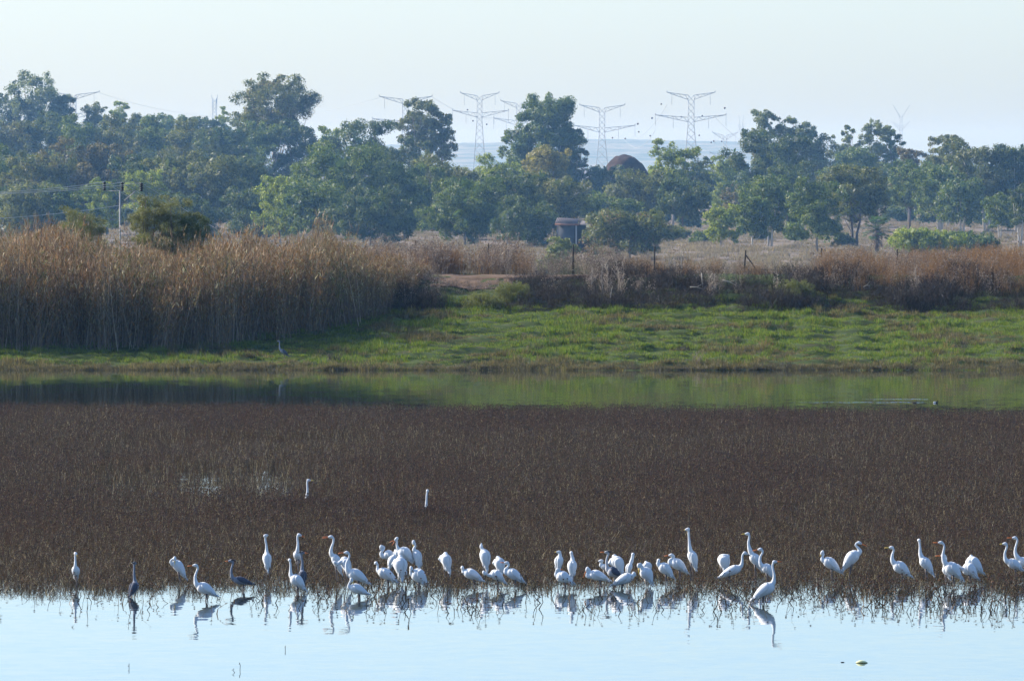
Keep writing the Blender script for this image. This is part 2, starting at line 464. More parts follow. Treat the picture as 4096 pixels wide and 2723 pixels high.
B(E, (303, 2345), (304, 2319, 20), (302, 2272, -12), 15.5, [(302, 2262, -16), (302, 2245, -15), (302, 2226, -14)], (303, 2213, -16), (311, 2222, -30), 'y', 'white egret facing the camera, neck straight up, alone at the far left')
B(G, (534, 2386), (520, 2383, -12), (543, 2338, 10), 18, [(539, 2325, 12), (536, 2302, 13), (536, 2272, 13), (536, 2258, 14)], (538, 2252, 16), (547, 2253, 30), 'd', 'dark heron seen from behind with thin pale upright neck, second bird from the left')
B(E, (729, 2338), (742, 2313), (700, 2250), 20, [(688, 2253, -6), (683, 2243, -9), (692, 2234, -10)], (699, 2232, -12), (700, 2259, -22), 'y', 'hunched white egret preening its breast with bill pointing down, left of the open water')
B(E, (811, 2402), (868, 2384), (799, 2346), 23, [(788, 2338), (782, 2322), (781, 2303), (786, 2287), (791, 2272), (789, 2263)], (781, 2260), (748, 2263), 'o', 'large white egret wading in open water at left, orange bill level, S-curved neck')
B(G, (954, 2362), (1013, 2336), (943, 2319), 16, [(931, 2312), (925, 2293), (926, 2273), (931, 2256), (931, 2246)], (924, 2242), (899, 2244), 'o', 'grey heron walking left in the shallows with dark wing tips and long curved neck', dark=1)
B(E, (1069, 2316), (1071, 2281, -10), (1066, 2218, 8), 17, [(1066, 2202, 12), (1065, 2180, 12), (1061, 2158, 12)], (1062, 2142, 10), (1074, 2139, 14), 'o', 'slim white egret seen from behind with long straight neck, left of the two-bird stack')
B(E, (1185, 2312), (1191, 2250, 16), (1188, 2212, -8), 16, [(1190, 2199, -12), (1192, 2175, -11), (1190, 2152, -10), (1191, 2142, -10)], (1197, 2138, -9), (1220, 2147, -14), 'o', 'white egret facing front with long bare legs and open orange bill turned to the side', open=1)
B(G, (1214, 2353), (1215, 2328, -8), (1208, 2290, 6), 15.5, [(1208, 2275, 10), (1209, 2250, 9), (1206, 2228, 8), (1205, 2217, 8)], (1208, 2211, 8), (1235, 2212, 10), 'o', 'grey heron with black cap looking over the back of a white egret', dark=1)
B(E, (1186, 2372), (1220, 2360), (1174, 2313), 23, [(1164, 2300, 3), (1162, 2280, 5), (1162, 2258, 5), (1160, 2246, 6)], (1158, 2239, 8), (1154, 2238, 26), 'y', 'white egret at the water edge directly in front of the grey heron with black cap')
B(E, (1350, 2336), (1365, 2296), (1336, 2226), 18, [(1325, 2214), (1325, 2192), (1332, 2172), (1334, 2157), (1331, 2149)], (1323, 2146), (1288, 2149), 'o', 'tall white egret with half-open orange bill rising behind two other egrets', open=1)
B(E, (1387, 2346), (1397, 2309, -8), (1375, 2237, 4), 20, [(1362, 2247, -8), (1350, 2255, -14)], (1341, 2249, -16), (1352, 2260, -18), 'd', 'hunched white egret with head bent back to preen, squeezed between two taller egrets')
B(E, (1420, 2366), (1477, 2334), (1406, 2291), 23, [(1393, 2283), (1387, 2265), (1388, 2248), (1395, 2232), (1397, 2220), (1394, 2212)], (1386, 2209), (1352, 2212), 'o', 'large white egret with orange bill directly behind the lowest preening egret')
B(E, (1423, 2398), (1476, 2378), (1409, 2350), 20, [(1397, 2348, -3), (1396, 2336, -4), (1401, 2325, -4)], (1406, 2317, -5), (1416, 2334, -12), 'y', 'white egret in open water bending its neck over its shoulder, lowest of left cluster')
B(E, (1561, 2312), (1573, 2246), (1546, 2216), 21, [(1533, 2224), (1524, 2212), (1532, 2199), (1537, 2190), (1531, 2184)], (1524, 2187), (1521, 2203), 'd', 'white egret with neck looped into a hook, upper left of the tight cluster')
B(E, (1625, 2312), (1652, 2249), (1606, 2206), 25, [(1594, 2195), (1588, 2181), (1587, 2167)], (1586, 2154), (1562, 2175), 'o', 'big white egret with orange bill gaping wide open, topmost of the cluster', open=2)
B(E, (1588, 2302), (1593, 2243, 4), (1586, 2206, 8), 12, [], (1588, 2208, 20), None, 'd', 'small hunched white egret half hidden behind the egret with the gaping bill')
B(E, (1562, 2326), (1556, 2278), (1577, 2232), 18, [], (1584, 2236, 16), None, 'd', 'hunched white egret with no head showing, left of the roundest white egret')
B(E, (1604, 2336), (1606, 2313, -12), (1598, 2244, 4), 27, [], (1590, 2250, 22), None, 'd', 'round fluffed white egret seen from behind with head tucked away, middle of the cluster')
B(E, (1546, 2346), (1592, 2332), (1524, 2286), 22, [(1512, 2282, 4), (1510, 2268, 6), (1510, 2257, 6)], (1503, 2251, 8), (1495, 2257, 26), 'd', 'white egret with ball-shaped turned head and dark stalks across its side')
B(E, (1672, 2312), (1677, 2275, -8), (1663, 2208, 4), 18, [(1656, 2196, -2), (1661, 2183, -3), (1659, 2172, -3)], (1654, 2167, -4), (1652, 2186, -10), 'y', 'upright white egret with curled neck and bill tucked down, right of the gaping egret')
B(E, (1667, 2352), (1709, 2347), (1661, 2293), 27, [(1647, 2296, -3), (1644, 2282, -5)], (1645, 2271, -6), (1660, 2301, -24), 'd', 'white egret at the water line with grey bill laid against its breast')
B(E, (1788, 2322), (1794, 2288, -10), (1778, 2226, 6), 21, [], (1780, 2228, 20), None, 'd', 'headless looking hunched white egret standing alone between two clusters')
B(E, (1886, 2346), (1935, 2325), (1867, 2290), 21, [(1855, 2288, 2), (1852, 2278, 3)], (1849, 2269, 4), (1848, 2264, 18), 'd', 'white egret with flat back and small raised head, leftmost of the group of five')
B(E, (1940, 2322), (1945, 2277, -8), (1936, 2208, 6), 21, [(1930, 2198, 8), (1925, 2190, 8)], (1925, 2184, 8), (1926, 2170, 9), 'w', 'tall oval white egret with bill pointing straight up, highest of its group')
B(E, (2000, 2332), (2004, 2296, -8), (1994, 2242, 6), 21, [], (1996, 2244, 20), None, 'd', 'rounded hunched white egret between the oval egret and the orange-billed egret')
B(E, (1984, 2352), (2021, 2330), (1972, 2293), 20, [(1958, 2300, -4), (1948, 2296, -8), (1943, 2290, -9)], (1936, 2289, -10), (1942, 2309, -16), 'd', 'preening white egret with round head bent forward, in front of the rounded hunched one')
B(E, (2050, 2352), (2098, 2331), (2037, 2288), 21, [(2024, 2288), (2022, 2276), (2031, 2266), (2035, 2257)], (2027, 2250), (2000, 2248), 'o', 'white egret with pale orange bill and short curved neck, rightmost of its group of five')
B(E, (2240, 2328), (2233, 2285, -4), (2239, 2231, 4), 17, [(2240, 2216, 2)], (2236, 2207, 0), (2219, 2206, -4), 'y', 'upright hunched white egret with short yellow bill, above a low squatting egret')
B(E, (2245, 2356), (2293, 2334), (2238, 2304), 24, [(2225, 2298), (2224, 2288), (2226, 2281)], (2231, 2278), (2250, 2276), 'o', 'low white egret at the water edge looking back with red bill')
B(E, (2292, 2346), (2288, 2310, -8), (2289, 2248, 6), 18, [(2290, 2234, 9), (2287, 2220, 9)], (2285, 2210, 9), (2284, 2206, 28), 'd', 'white egret seen from behind with two bright spots on its back')
B(E, (2384, 2352), (2440, 2322), (2368, 2297), 21, [(2352, 2303), (2349, 2292), (2357, 2283), (2358, 2276)], (2349, 2274), (2333, 2310), 'o', 'white egret with bowed head and orange bill pointing down at the water')
B(E, (2414, 2322), (2428, 2286), (2411, 2263), 12, [(2403, 2262), (2403, 2253), (2408, 2247)], (2405, 2242), (2394, 2243), 'd', 'small thin egret with pale head, left of the grey heron in mid group', leg='p')
B(G, (2446, 2337), (2486, 2307), (2440, 2285), 21, [(2431, 2277), (2428, 2262), (2426, 2241), (2431, 2222), (2434, 2213)], (2428, 2208), (2400, 2207), 'o', 'pale grey heron with black eye stripe standing in front of a hunched white egret', pale=1)
B(E, (2474, 2332), (2487, 2299, -4), (2461, 2240, 6), 25, [], (2466, 2240, 24), None, 'd', 'large hunched white egret directly behind the pale grey heron')
B(E, (2516, 2326), (2511, 2298, -6), (2520, 2260, 6), 13, [(2526, 2244, 8), (2530, 2229, 8)], (2532, 2216, 9), (2533, 2213, 24), 'd', 'slender white egret with narrow neck leaning away, above the crouching egret', leg='p')
B(E, (2490, 2353), (2447, 2341), (2522, 2308), 21, [(2531, 2302), (2533, 2296)], (2537, 2293), (2545, 2305), 'y', 'crouching white egret lying low and facing right with tail in the water')
B(E, (2584, 2352), (2607, 2336), (2576, 2285), 25, [(2567, 2274, -4), (2567, 2262, -6), (2561, 2253, -8)], (2554, 2260, -9), (2554, 2299, -14), 'y', 'white egret standing on pale legs with long yellow bill hanging straight down', leg='p')
B(E, (2592, 2326), (2596, 2293), (2586, 2258, 4), 17, [], (2590, 2260, 18), None, 'd', 'hunched white egret half hidden behind the egret with the hanging yellow bill')
B(E, (2661, 2336), (2694, 2313), (2647, 2265), 22, [(2633, 2256), (2633, 2247)], (2634, 2240, 2), (2634, 2236, 18), 'd', 'white egret with short thick neck and streaked side, left of the red-billed egret')
B(E, (2712, 2322), (2751, 2293), (2697, 2249), 22, [(2682, 2252), (2679, 2240), (2689, 2232), (2696, 2226), (2693, 2220)], (2685, 2219), (2656, 2223), 'o', 'white egret with red bill and pulled-back neck, left of the tallest egret')
B(E, (2764, 2322), (2783, 2280, -4), (2763, 2212, 2), 19, [(2760, 2194), (2757, 2166), (2755, 2138), (2754, 2124)], (2751, 2116), (2735, 2119), 'y', 'tallest white egret with straight upright neck and yellow bill, alone against the brown reeds')
B(E, (2893, 2326), (2902, 2289, -6), (2889, 2230, 4), 24, [(2902, 2222, 4), (2911, 2234, 2), (2916, 2238, 0)], (2912, 2224, 0), (2916, 2240, -10), 'd', 'white egret preening with head turned over its right shoulder, behind the leaning egret')
B(E, (2925, 2336), (2872, 2311), (2954, 2273), 19, [(2964, 2262), (2969, 2241), (2969, 2225), (2973, 2214)], (2981, 2211), (3006, 2225), 'd', 'white egret leaning forward to the right with dark bill across another egret')
B(E, (3014, 2318), (3046, 2282), (3010, 2224), 20, [(3000, 2200), (2994, 2172), (2997, 2150), (2996, 2139)], (2990, 2134), (2966, 2135), 'y', 'tall white egret facing left with yellow bill, behind the dark-billed leaning egret')
B(E, (3066, 2332), (3089, 2310, -3), (3060, 2266), 19, [(3046, 2260), (3040, 2243), (3042, 2225), (3050, 2210), (3049, 2200)], (3041, 2196), (3008, 2202), 'o', 'white egret with red-orange bill and deeply S-curved neck, behind the foreground wader')
B(E, (3062, 2412), (3008, 2399), (3085, 2346), 24, [(3092, 2330), (3096, 2313), (3096, 2293), (3091, 2271), (3091, 2255)], (3098, 2246), (3130, 2245), 'o', 'large white egret facing right in open water, pale orange bill, nearest on the right')
B(E, (3314, 2320), (3363, 2291), (3305, 2243), 22, [(3290, 2238), (3290, 2226), (3294, 2216)], (3289, 2208), (3279, 2225), 'y', 'white egret with bowed head facing left, back to back with another egret')
B(E, (3397, 2320), (3371, 2282), (3423, 2216), 24, [(3439, 2206), (3433, 2191), (3423, 2180), (3427, 2171)], (3437, 2170), (3469, 2184), 'o', 'white egret facing right with orange bill pointing down, back to back with another egret')
B(E, (3601, 2330), (3643, 2306), (3586, 2262), 24, [(3571, 2244), (3569, 2221), (3574, 2203), (3573, 2194)], (3566, 2189), (3537, 2190), 'y', 'white egret standing alone facing left with thin yellow-green bill, right of the pair')
B(E, (3704, 2328), (3732, 2299), (3690, 2240), 21, [(3682, 2216, 3), (3680, 2186, 5), (3678, 2168, 6)], (3676, 2160, 8), (3673, 2158, 26), 'd', 'tall white egret looking away with blunt upright neck, between two left-facing egrets')
B(E, (3808, 2346), (3846, 2316), (3795, 2266), 26, [(3779, 2248), (3772, 2222), (3775, 2201), (3777, 2184), (3772, 2173)], (3763, 2169), (3731, 2169), 'o', 'tall white egret with long orange bill standing in front of a second orange-billed egret')
B(E, (3784, 2343), (3799, 2316, 6), (3779, 2274, 10), 15, [(3779, 2250, 10), (3785, 2236, 10), (3782, 2225, 10)], (3774, 2221, 10), (3740, 2223, 10), 'o', 'white egret mostly hidden behind a taller egret, only bill and head sticking out')
B(E, (3880, 2336), (3909, 2313, -6), (3864, 2271), 26, [(3848, 2274, -4), (3841, 2268, -6)], (3832, 2262, -8), (3840, 2277, -18), 'd', 'preening white egret with dark spots on its wing and round bent head')
B(E, (3895, 2322), (3932, 2294), (3878, 2246, 4), 27, [(3884, 2234, 12), (3888, 2227, 14)], (3886, 2225, 16), (3893, 2236, 30), 'd', 'hunched white egret with head turned to its back, behind the spotted preening egret')
B(E, (4054, 2312), (4093, 2283), (4040, 2249), 20, [(4026, 2242), (4020, 2227), (4020, 2209), (4026, 2191), (4027, 2180)], (4020, 2174), (3998, 2175), 'y', 'white egret near the right picture edge with pale yellow bill, shorter of two')
B(E, (4096, 2308), (4127, 2283), (4083, 2242), 20, [(4068, 2226), (4061, 2206), (4063, 2186), (4069, 2164), (4067, 2154)], (4059, 2150), (4027, 2150), 'o', 'taller white egret at the right picture edge with long orange bill')
B(E, (1214, 2066), (1202, 2046), (1224, 2010), 13, [(1228, 1983), (1230, 1962), (1229, 1940), (1229, 1926)], (1234, 1920), (1258, 1921), 'y', 'white neck and head with yellow bill sticking out of the brown marsh plants')
B(E, (1708, 2104), (1716, 2084, -4), (1706, 2052, 2), 13, [(1705, 2022), (1706, 2000), (1707, 1978)], (1710, 1962, 4), (1713, 1960, 22), 'd', 'lone white neck sticking up from the marsh plants, bill hidden')
B(G, (1135, 1433), (1154, 1424), (1126, 1402), 8.5, [(1121, 1397), (1118, 1386), (1118, 1376), (1118, 1369)], (1114, 1364), (1103, 1365), 'd', 'dark grey heron standing on the green grass bank below the tall reeds', dark=1, bank=1)

for b in BIRDS:
    if b.get('bank'):
        b['D'] = 404.5
        b['zf'] = pz(b['foot'][1], 404.5)
    else:
        b['D'] = H * F / (b['foot'][1] - YH); b['zf'] = 0.0
    b['X'] = px(b['foot'][0], b['D'])

# marsh placement
r = np.random.default_rng(11)
pts, rot, scl, idx = [], [], [], []
D = 186.0
bx = np.array([[b['X'], b['D']] for b in BIRDS if not b.get('bank')])
ntr = bx[:, 1] < 215
while D < 344:
    step = np.interp(D, [186, 260, 344], [0.42, 0.55, 0.62])
    hwid = D * 0.0512 + 3.5
    x = np.arange(-hwid, hwid, step) + r.uniform(-.2, .2)
    x = x + r.uniform(-.22, .22, len(x)); y = D + r.uniform(-.3, .3, len(x))
    edge = 197.6 + 1.6 * snoise(x, y * 0, 51, 3, 0.45) - 0.04 * (x + 4)
    d = y - edge
    p = np.interp(d, [-4, -1.5, 0.0, 1.5, 4.0, 9.0, 18], [0.0, 0.07, 0.28, 0.5, 0.68, 0.88, 1.0])
    # thin water lanes in the left half of the marsh
    lane = (1 / (1 + np.exp(-(y - 245.5) * 1.2))) * (1 / (1 + np.exp((y - 268.5 + 1.3 * np.sin(x * .9)) * 1.2))) * np.exp(-((x + 7.8) / 3.4) ** 4)
    lane2 = (1 / (1 + np.exp(-(y - 236) * .8))) * (1 / (1 + np.exp((y - 252) * .8))) * np.exp(-((x + 3.6) / 1.6) ** 4)
    p = p * (1 - np.clip(1.05 * lane, 0, .88)) * (1 - 0.55 * lane2)
    far_edge = 324 + 0.9 * snoise(x, y * 0, 61, 3, 0.5) - 0.30 * x
    keep = (r.random(len(x)) < p) & (y < far_edge)
    redn = snoise(x * .35, y * .12, 55, 3, 1.0)[keep]
    for j_, (xx, yy, dd) in enumerate(zip(x[keep], y[keep], d[keep])):
        q = np.abs(bx - (xx, yy))
        near = (ntr & (q[:, 0] < 0.22) & (bx[:, 1] - yy > -0.35) & (bx[:, 1] - yy < 2.2))
        if near.any() and r.random() < 0.85: continue
        lz = 1 if (272 < yy < 296 and -11.5 < xx < -4.3) else 0
        if lz and r.random() < .35: continue
        h = (1 - .45 * lz) * np.interp(yy, [186, 197, 203, 213, 236, 340], [0.26, 0.20, 0.22, 0.34, 0.60, 0.60]) * r.uniform(.8, 1.15)
        pts.append((xx, yy, 0)); rot.append((0, 0, r.uniform(0, 6.28))); scl.append((1, 1, h)); idx.append(r.integers(0, 5) if redn[j_] + r.normal(0, .3) < .25 else r.integers(5, 8))
    D += step
for b in BIRDS:                          # taller growth round the two birds deep in the marsh
    if 225 < b['D'] < 300:
        for _ in range(110):
            pts.append((b['X'] + r.uniform(-.75, .75), b['D'] - r.uniform(.25, 3.5), 0)); rot.append((0, 0, r.uniform(0, 6.28)))
            scl.append((1, 1, r.uniform(.50, .58))); idx.append(r.integers(0, 8))
for _ in range(2600):                     # taller thin stems at the ragged edge and out in the open water
    yy = r.uniform(186.5, 199.5) if r.random() < .5 else 199.0 - abs(r.normal(0, 3.0)); xx = r.uniform(-11.5, 11.5)
    if yy < 184 or r.random() > np.interp(xx, [-11, -6, -4, -1, 11], [.16, .20, .55, .9, 1]) * (.62 + .38 * float(snoise(np.array(xx), np.array(0.0), 58, 2, 1.4))): continue
    q = np.abs(bx - (xx, yy))
    if ((q[:, 0] < 0.2) & (bx[:, 1] - yy > -.2) & (bx[:, 1] - yy < 4)).any() and r.random() < .9: continue
    pts.append((xx, yy, 0)); rot.append((r.normal(0, .06), r.normal(0, .06), r.uniform(0, 6.28))); scl.append((1.2, 1.2, r.uniform(.12, .40))); idx.append(r.integers(8, 11))
scatter('marsh_plants', pts, rot, scl, idx, MARSH, 'dense brown dead marsh stalks with dark seed heads standing in the shallow water')
print('marsh', len(pts))

# --- tall reeds on the left
REED_PAL = {'rust': [(0.246, 0.127, 0.043), (0.159, 0.097, 0.040), (0.303, 0.165, 0.051), (0.331, 0.270, 0.108), (0.094, 0.104, 0.026), (0.475, 0.432, 0.239)],
            'straw': [(0.246, 0.194, 0.085), (0.174, 0.134, 0.063), (0.331, 0.270, 0.114), (0.217, 0.134, 0.051), (0.108, 0.120, 0.028), (0.504, 0.464, 0.262)],
            'grey': [(0.159, 0.127, 0.068), (0.115, 0.090, 0.051), (0.217, 0.179, 0.097), (0.202, 0.120, 0.051), (0.086, 0.090, 0.028), (0.397, 0.358, 0.217)],
            'green': [(0.115, 0.142, 0.028), (0.174, 0.165, 0.046), (0.246, 0.194, 0.063), (0.289, 0.270, 0.091), (0.072, 0.104, 0.023), (0.447, 0.432, 0.205)]}
def reed_patch(seed, n=26, size=0.9, kind='rust', lean=.22):
    r = np.random.default_rng(seed)
    b = np.stack([r.uniform(-size / 2, size / 2, n), r.uniform(-size / 2, size / 2, n), np.full(n, -0.1)], 1)
    h = r.uniform(.62, 1.0, n) * 4.0
    tip = np.stack([r.normal(0, lean, n) + r.normal(0, lean), r.normal(0, lean, n), h], 1)
    bend = np.stack([r.normal(0, .06, n), r.normal(0, .06, n), np.zeros(n)], 1)
    cols = pick(r, n, [(0.22, 0.16, 0.10), (0.15, 0.10, 0.07), (0.42, 0.34, 0.24), (0.10, 0.075, 0.06)], [.36, .25, .16, .23])
    V, Q, C = strips(b, tip, r.uniform(.016, .032, n), bend, cols, r, 3)
    vs, qs, cs, off = [V], [Q], [C], len(V)
    m = n * 13; k = r.integers(0, n, m); t = r.beta(2.2, 1.2, m)
    lb = b[k] + tip[k] * t[:, None] + bend[k] * (4 * t * (1 - t))[:, None]
    a = r.uniform(0, 6.28, m); L = r.uniform(.18, .55, m)
    dz = r.uniform(-.9, .6, m)
    lt = np.stack([np.cos(a) * L * .5, np.sin(a) * L * .5, dz * L], 1)
    lbend = np.stack([np.cos(a) * L * .1, np.sin(a) * L * .1, L * .22], 1)
    cols = pick(r, m, REED_PAL[kind], [.32, .24, .17, .10, .12, .05])
    V, Q, C = strips(lb, lt, r.uniform(.022, .055, m), lbend, cols, r, 2)
    vs.append(V); qs.append(Q + off); cs.append(C); off += len(V)
    # plumes
    m = n * 4; k = r.integers(0, n, m)
    lb = (b + tip)[k] + np.stack([r.normal(0, .03, m), r.normal(0, .03, m), r.uniform(-.25, .05, m)], 1)
    lt = np.stack([r.normal(0.03, .07, m), r.normal(0, .06, m), r.uniform(.08, .3, m)], 1)
    V, Q, C = strips(lb, lt, r.uniform(.012, .03, m), np.zeros((m, 3)), pick(r, m, [(0.34, 0.19, 0.08), (0.24, 0.15, 0.08), (0.44, 0.33, 0.18)]), r, 1)
    vs.append(V); qs.append(Q + off); cs.append(C)
    return mesh_np('tall_reeds', np.concatenate(vs), np.concatenate(qs), np.concatenate(cs), False, M_STALK)
REEDS = variants('reed_variants', [reed_patch(300 + i, kind=k, n=nn, lean=ll) for i, (k, nn, ll) in enumerate([('rust', 26, .2), ('rust', 24, .34), ('straw', 24, .25), ('grey', 26, .2), ('green', 24, .3), ('rust', 8, .5), ('straw', 6, .45)])])
r = np.random.default_rng(12)
pts, rot, scl, idx = [], [], [], []
for D in np.arange(406.5, 438, 0.75):
    for x in np.arange(px(-260, D), px(1820, D), 0.68):
        xx = x + r.uniform(-.3, .3); yy = D + r.uniform(-.3, .3)
        P = xx * F / yy + 2048
        front = np.interp(P, [-260, 0, 900, 1250, 1500, 1640, 1800], [406.5, 407, 408.5, 413.5, 421, 427, 436]) + 0.6 * math.sin(xx * 2.3) + 0.4 * math.sin(xx * 5.1 + 1)
        if yy < front: continue
        ytop = np.interp(P, [-260, 0, 200, 420, 700, 900, 1100, 1300, 1460, 1560, 1640, 1720, 1800], [935, 930, 920, 985, 1015, 970, 950, 950, 975, 1005, 1045, 1080, 1100]) + 14 * math.sin(xx * 1.7) + 10 * math.sin(xx * 4.3 + 2)
        zt = pz(ytop, yy); zg = float(bank_z(np.array(xx), np.array(yy)))
        hh = (zt - zg) / 4.0 * r.uniform(.74, 1.05)
        if hh < .12: continue
        if r.random() < 0.09: hh *= 1.2
        s = max(0.6, min(1, hh * 1.1))
        kn = float(snoise(np.array(xx * 1.0), np.array(yy * .9), 95, 2, .75))
        hh *= 1 + .17 * float(snoise(np.array(xx), np.array(yy * .5), 96, 3, 1.5))
        kd = int(r.choice([0, 1])) if kn < .1 else (3 if kn < .35 else (2 if kn < .8 else 4))
        if r.random() < .25: kd = int(r.integers(0, 5))
        pts.append((xx, yy, zg)); rot.append((r.normal(0, .05), r.normal(0, .05), r.uniform(0, 6.28))); scl.append((s, s, hh)); idx.append(kd)
        if r.random() < .22: pts.append((xx, yy, zg)); rot.append((r.normal(0, .08), r.normal(0, .08), r.uniform(0, 6.28))); scl.append((s, s, hh * r.uniform(1.08, 1.25))); idx.append(int(r.integers(5, 7)))
scatter('tall_reeds', pts, rot, scl, idx, REEDS, 'tall stand of rust brown reeds on the left bank')
print('reeds', len(pts))

# --- bank grass
def grass_patch(seed, n=70, size=0.5, hgt=0.16, pal=None, pp=None, wid=(.012, .022)):
    r = np.random.default_rng(seed)
    rr = size / 2 * np.sqrt(r.random(n)); a = r.uniform(0, 6.28, n)
    b = np.stack([rr * np.cos(a), rr * np.sin(a), np.full(n, -0.03)], 1)
    h = r.uniform(.4, 1.0, n) * hgt * (1 - 0.5 * (rr / (size / 2)) ** 2)
    tip = np.stack([r.normal(0, .4, n) * h, r.normal(0, .4, n) * h, h], 1)
    V, Q, C = strips(b, tip, r.uniform(*wid, n), np.stack([r.normal(0, .1, n) * h, r.normal(0, .1, n) * h, h * .1], 1), pick(r, n, pal, pp), r, 2)
    return mesh_np('bank_grass', V, Q, C, False, M_GRASSBLADE)
GPAL = [(0.115, 0.18, 0.018), (0.185, 0.23, 0.024), (0.05, 0.095, 0.018), (0.22, 0.21, 0.05)]
DPAL = [(0.14, 0.11, 0.06), (0.08, 0.064, 0.036), (0.25, 0.19, 0.09), (0.08, 0.085, 0.03)]
GRASS = variants('grass_variants', [grass_patch(400 + i, pal=GPAL, pp=[.34, .24, .26, .16]) for i in range(5)] + [grass_patch(420 + i, pal=DPAL, hgt=.2) for i in range(3)])
r = np.random.default_rng(13)
n = 13000
x = r.uniform(-24.5, 24.5, n); y = 399.5 + 27.5 * r.random(n)
zz = rough_z(x, y)
dry = snoise(x * .8, y * 1.6, 71, 3, .7) + np.interp(y, [399.5, 402, 404], [1.2, .5, -.12])
isd = dry + r.normal(0, .22, n) > 0.34
hs = np.interp(snoise(x * .7, y * 1.3, 73, 3, 1.4), [-1, 1], [.25, 2.2]) * r.uniform(.7, 1.3, n)
ii = np.where(isd, 5 + r.integers(0, 3, n), r.integers(0, 5, n))
scatter('bank_grass', np.stack([x, y, zz], 1), np.stack([r.normal(0, .1, n), r.normal(0, .1, n), r.uniform(0, 6.28, n)], 1),
        np.stack([r.uniform(.8, 1.3, n), r.uniform(.8, 1.3, n), hs], 1), ii, GRASS, 'bright green grass with brown dry tufts covering the bank')

# --- fringe along the waterline
r = np.random.default_rng(18); n = 1500
x = r.uniform(-24.5, 24.5, n); y = 399.7 + np.abs(r.normal(0, .5, n)) + .35 * snoise(x, x * 0, 77, 3, 1.2)
scatter('shore_fringe', np.stack([x, y, np.maximum(rough_z(x, y), -.05)], 1), np.stack([r.normal(0, .2, n), r.normal(0, .2, n), r.uniform(0, 6.28, n)], 1),
        np.stack([r.uniform(.6, 1.0, n), r.uniform(.6, 1.0, n), r.uniform(.8, 1.9, n)], 1), r.integers(0, 4, n),
        variants('fringe_variants', [grass_patch(440 + i, n=50, hgt=.2, pal=[(0.10, 0.075, 0.05), (0.06, 0.05, 0.035), (0.20, 0.16, 0.09), (0.08, 0.09, 0.035)], pp=[.4, .3, .15, .15]) for i in range(4)]), 'ragged brown fringe of dead stems along the waterline')

# --- dry weeds on the dyke
def weed_patch(seed, n=14, size=0.8, hgt=1.2, pal=None, pp=None, heads=True, fan=.18, nb=7, wid=(.010, .02), dense=3):
    r = np.random.default_rng(seed)
    b = np.stack([r.uniform(-size / 2, size / 2, n), r.uniform(-size / 2, size / 2, n), np.full(n, -0.05)], 1)
    h = r.uniform(.5, 1.0, n) * hgt
    tip = np.stack([r.normal(0, fan, n) * h, r.normal(0, fan, n) * h, h], 1)
    vs, qs, cs, off = [], [], [], 0
    V, Q, C = strips(b, tip, r.uniform(*wid, n), np.stack([r.normal(0, .05, n), r.normal(0, .05, n), np.zeros(n)], 1), pick(r, n, pal, pp), r, 2)
    vs.append(V); qs.append(Q); cs.append(C); off += len(V)
    m = n * nb; k = r.integers(0, n, m); t = r.uniform(.15, 1.0, m)
    lb = b[k] + tip[k] * t[:, None]; a = r.uniform(0, 6.28, m); L = r.uniform(.1, .35, m) * hgt * .6
    lt = np.stack([np.cos(a) * L * .6, np.sin(a) * L * .6, L * r.uniform(.3, 1.0, m)], 1)
    V, Q, C = strips(lb, lt, r.uniform(*wid, m) * .7, np.stack([np.cos(a) * L * .1, np.sin(a) * L * .1, -L * .08], 1), pick(r, m, pal, pp), r, 2)
    vs.append(V); qs.append(Q + off); cs.append(C); off += len(V)
    m2 = m * dense; k2 = r.integers(0, m, m2); t = r.uniform(.3, 1.0, m2)
    lb2 = lb[k2] + lt[k2] * t[:, None]; a = r.uniform(0, 6.28, m2); L = r.uniform(.04, .14, m2) * min(1, hgt)
    lt2 = np.stack([np.cos(a) * L, np.sin(a) * L, L * r.uniform(-.6, 1.0, m2)], 1)
    V, Q, C = strips(lb2, lt2, r.uniform(*wid, m2) * .8, np.zeros((m2, 3)), pick(r, m2, pal, pp), r, 1)
    vs.append(V); qs.append(Q + off); cs.append(C); off += len(V)
    ts, ct = [], []
    if heads:
        c = lb + lt
        V, T, C = octas(c, r.uniform(.018, .034, m), r.uniform(.02, .04, m), pick(r, m, [(0.42, 0.34, 0.26), (0.26, 0.19, 0.14), (0.16, 0.12, 0.10)]))
        vs.append(V); ts.append(T + off); ct.append(C); off += len(V)
    return mesh_np('dry_weeds', np.concatenate(vs), [np.concatenate(qs)] + ts, np.concatenate(cs + ct), False, M_STALK)
PALE = [(0.36, 0.285, 0.205), (0.26, 0.20, 0.145), (0.17, 0.125, 0.095)]
DARK = [(0.034, 0.024, 0.019), (0.020, 0.015, 0.013), (0.062, 0.042, 0.030), (0.167, 0.136, 0.101)]
RUST = [(0.340, 0.165, 0.059), (0.240, 0.126, 0.052), (0.400, 0.242, 0.096), (0.150, 0.087, 0.041)]
OLIVE = [(0.14, 0.15, 0.07), (0.20, 0.18, 0.10), (0.10, 0.10, 0.05)]
WEEDS = variants('weed_variants', [weed_patch(500 + i, pal=PALE, hgt=1.5, n=9) for i in range(3)] +
                 [weed_patch(510 + i, pal=DARK, pp=[.42, .36, .17, .05], hgt=1.0, n=16, heads=False, fan=.4) for i in range(3)] +
                 [weed_patch(520 + i, pal=RUST, hgt=1.3, n=26, heads=False, fan=.16, dense=2) for i in range(3)] +
                 [weed_patch(530 + i, pal=OLIVE, hgt=.9, n=22, heads=False, fan=.4) for i in range(2)])
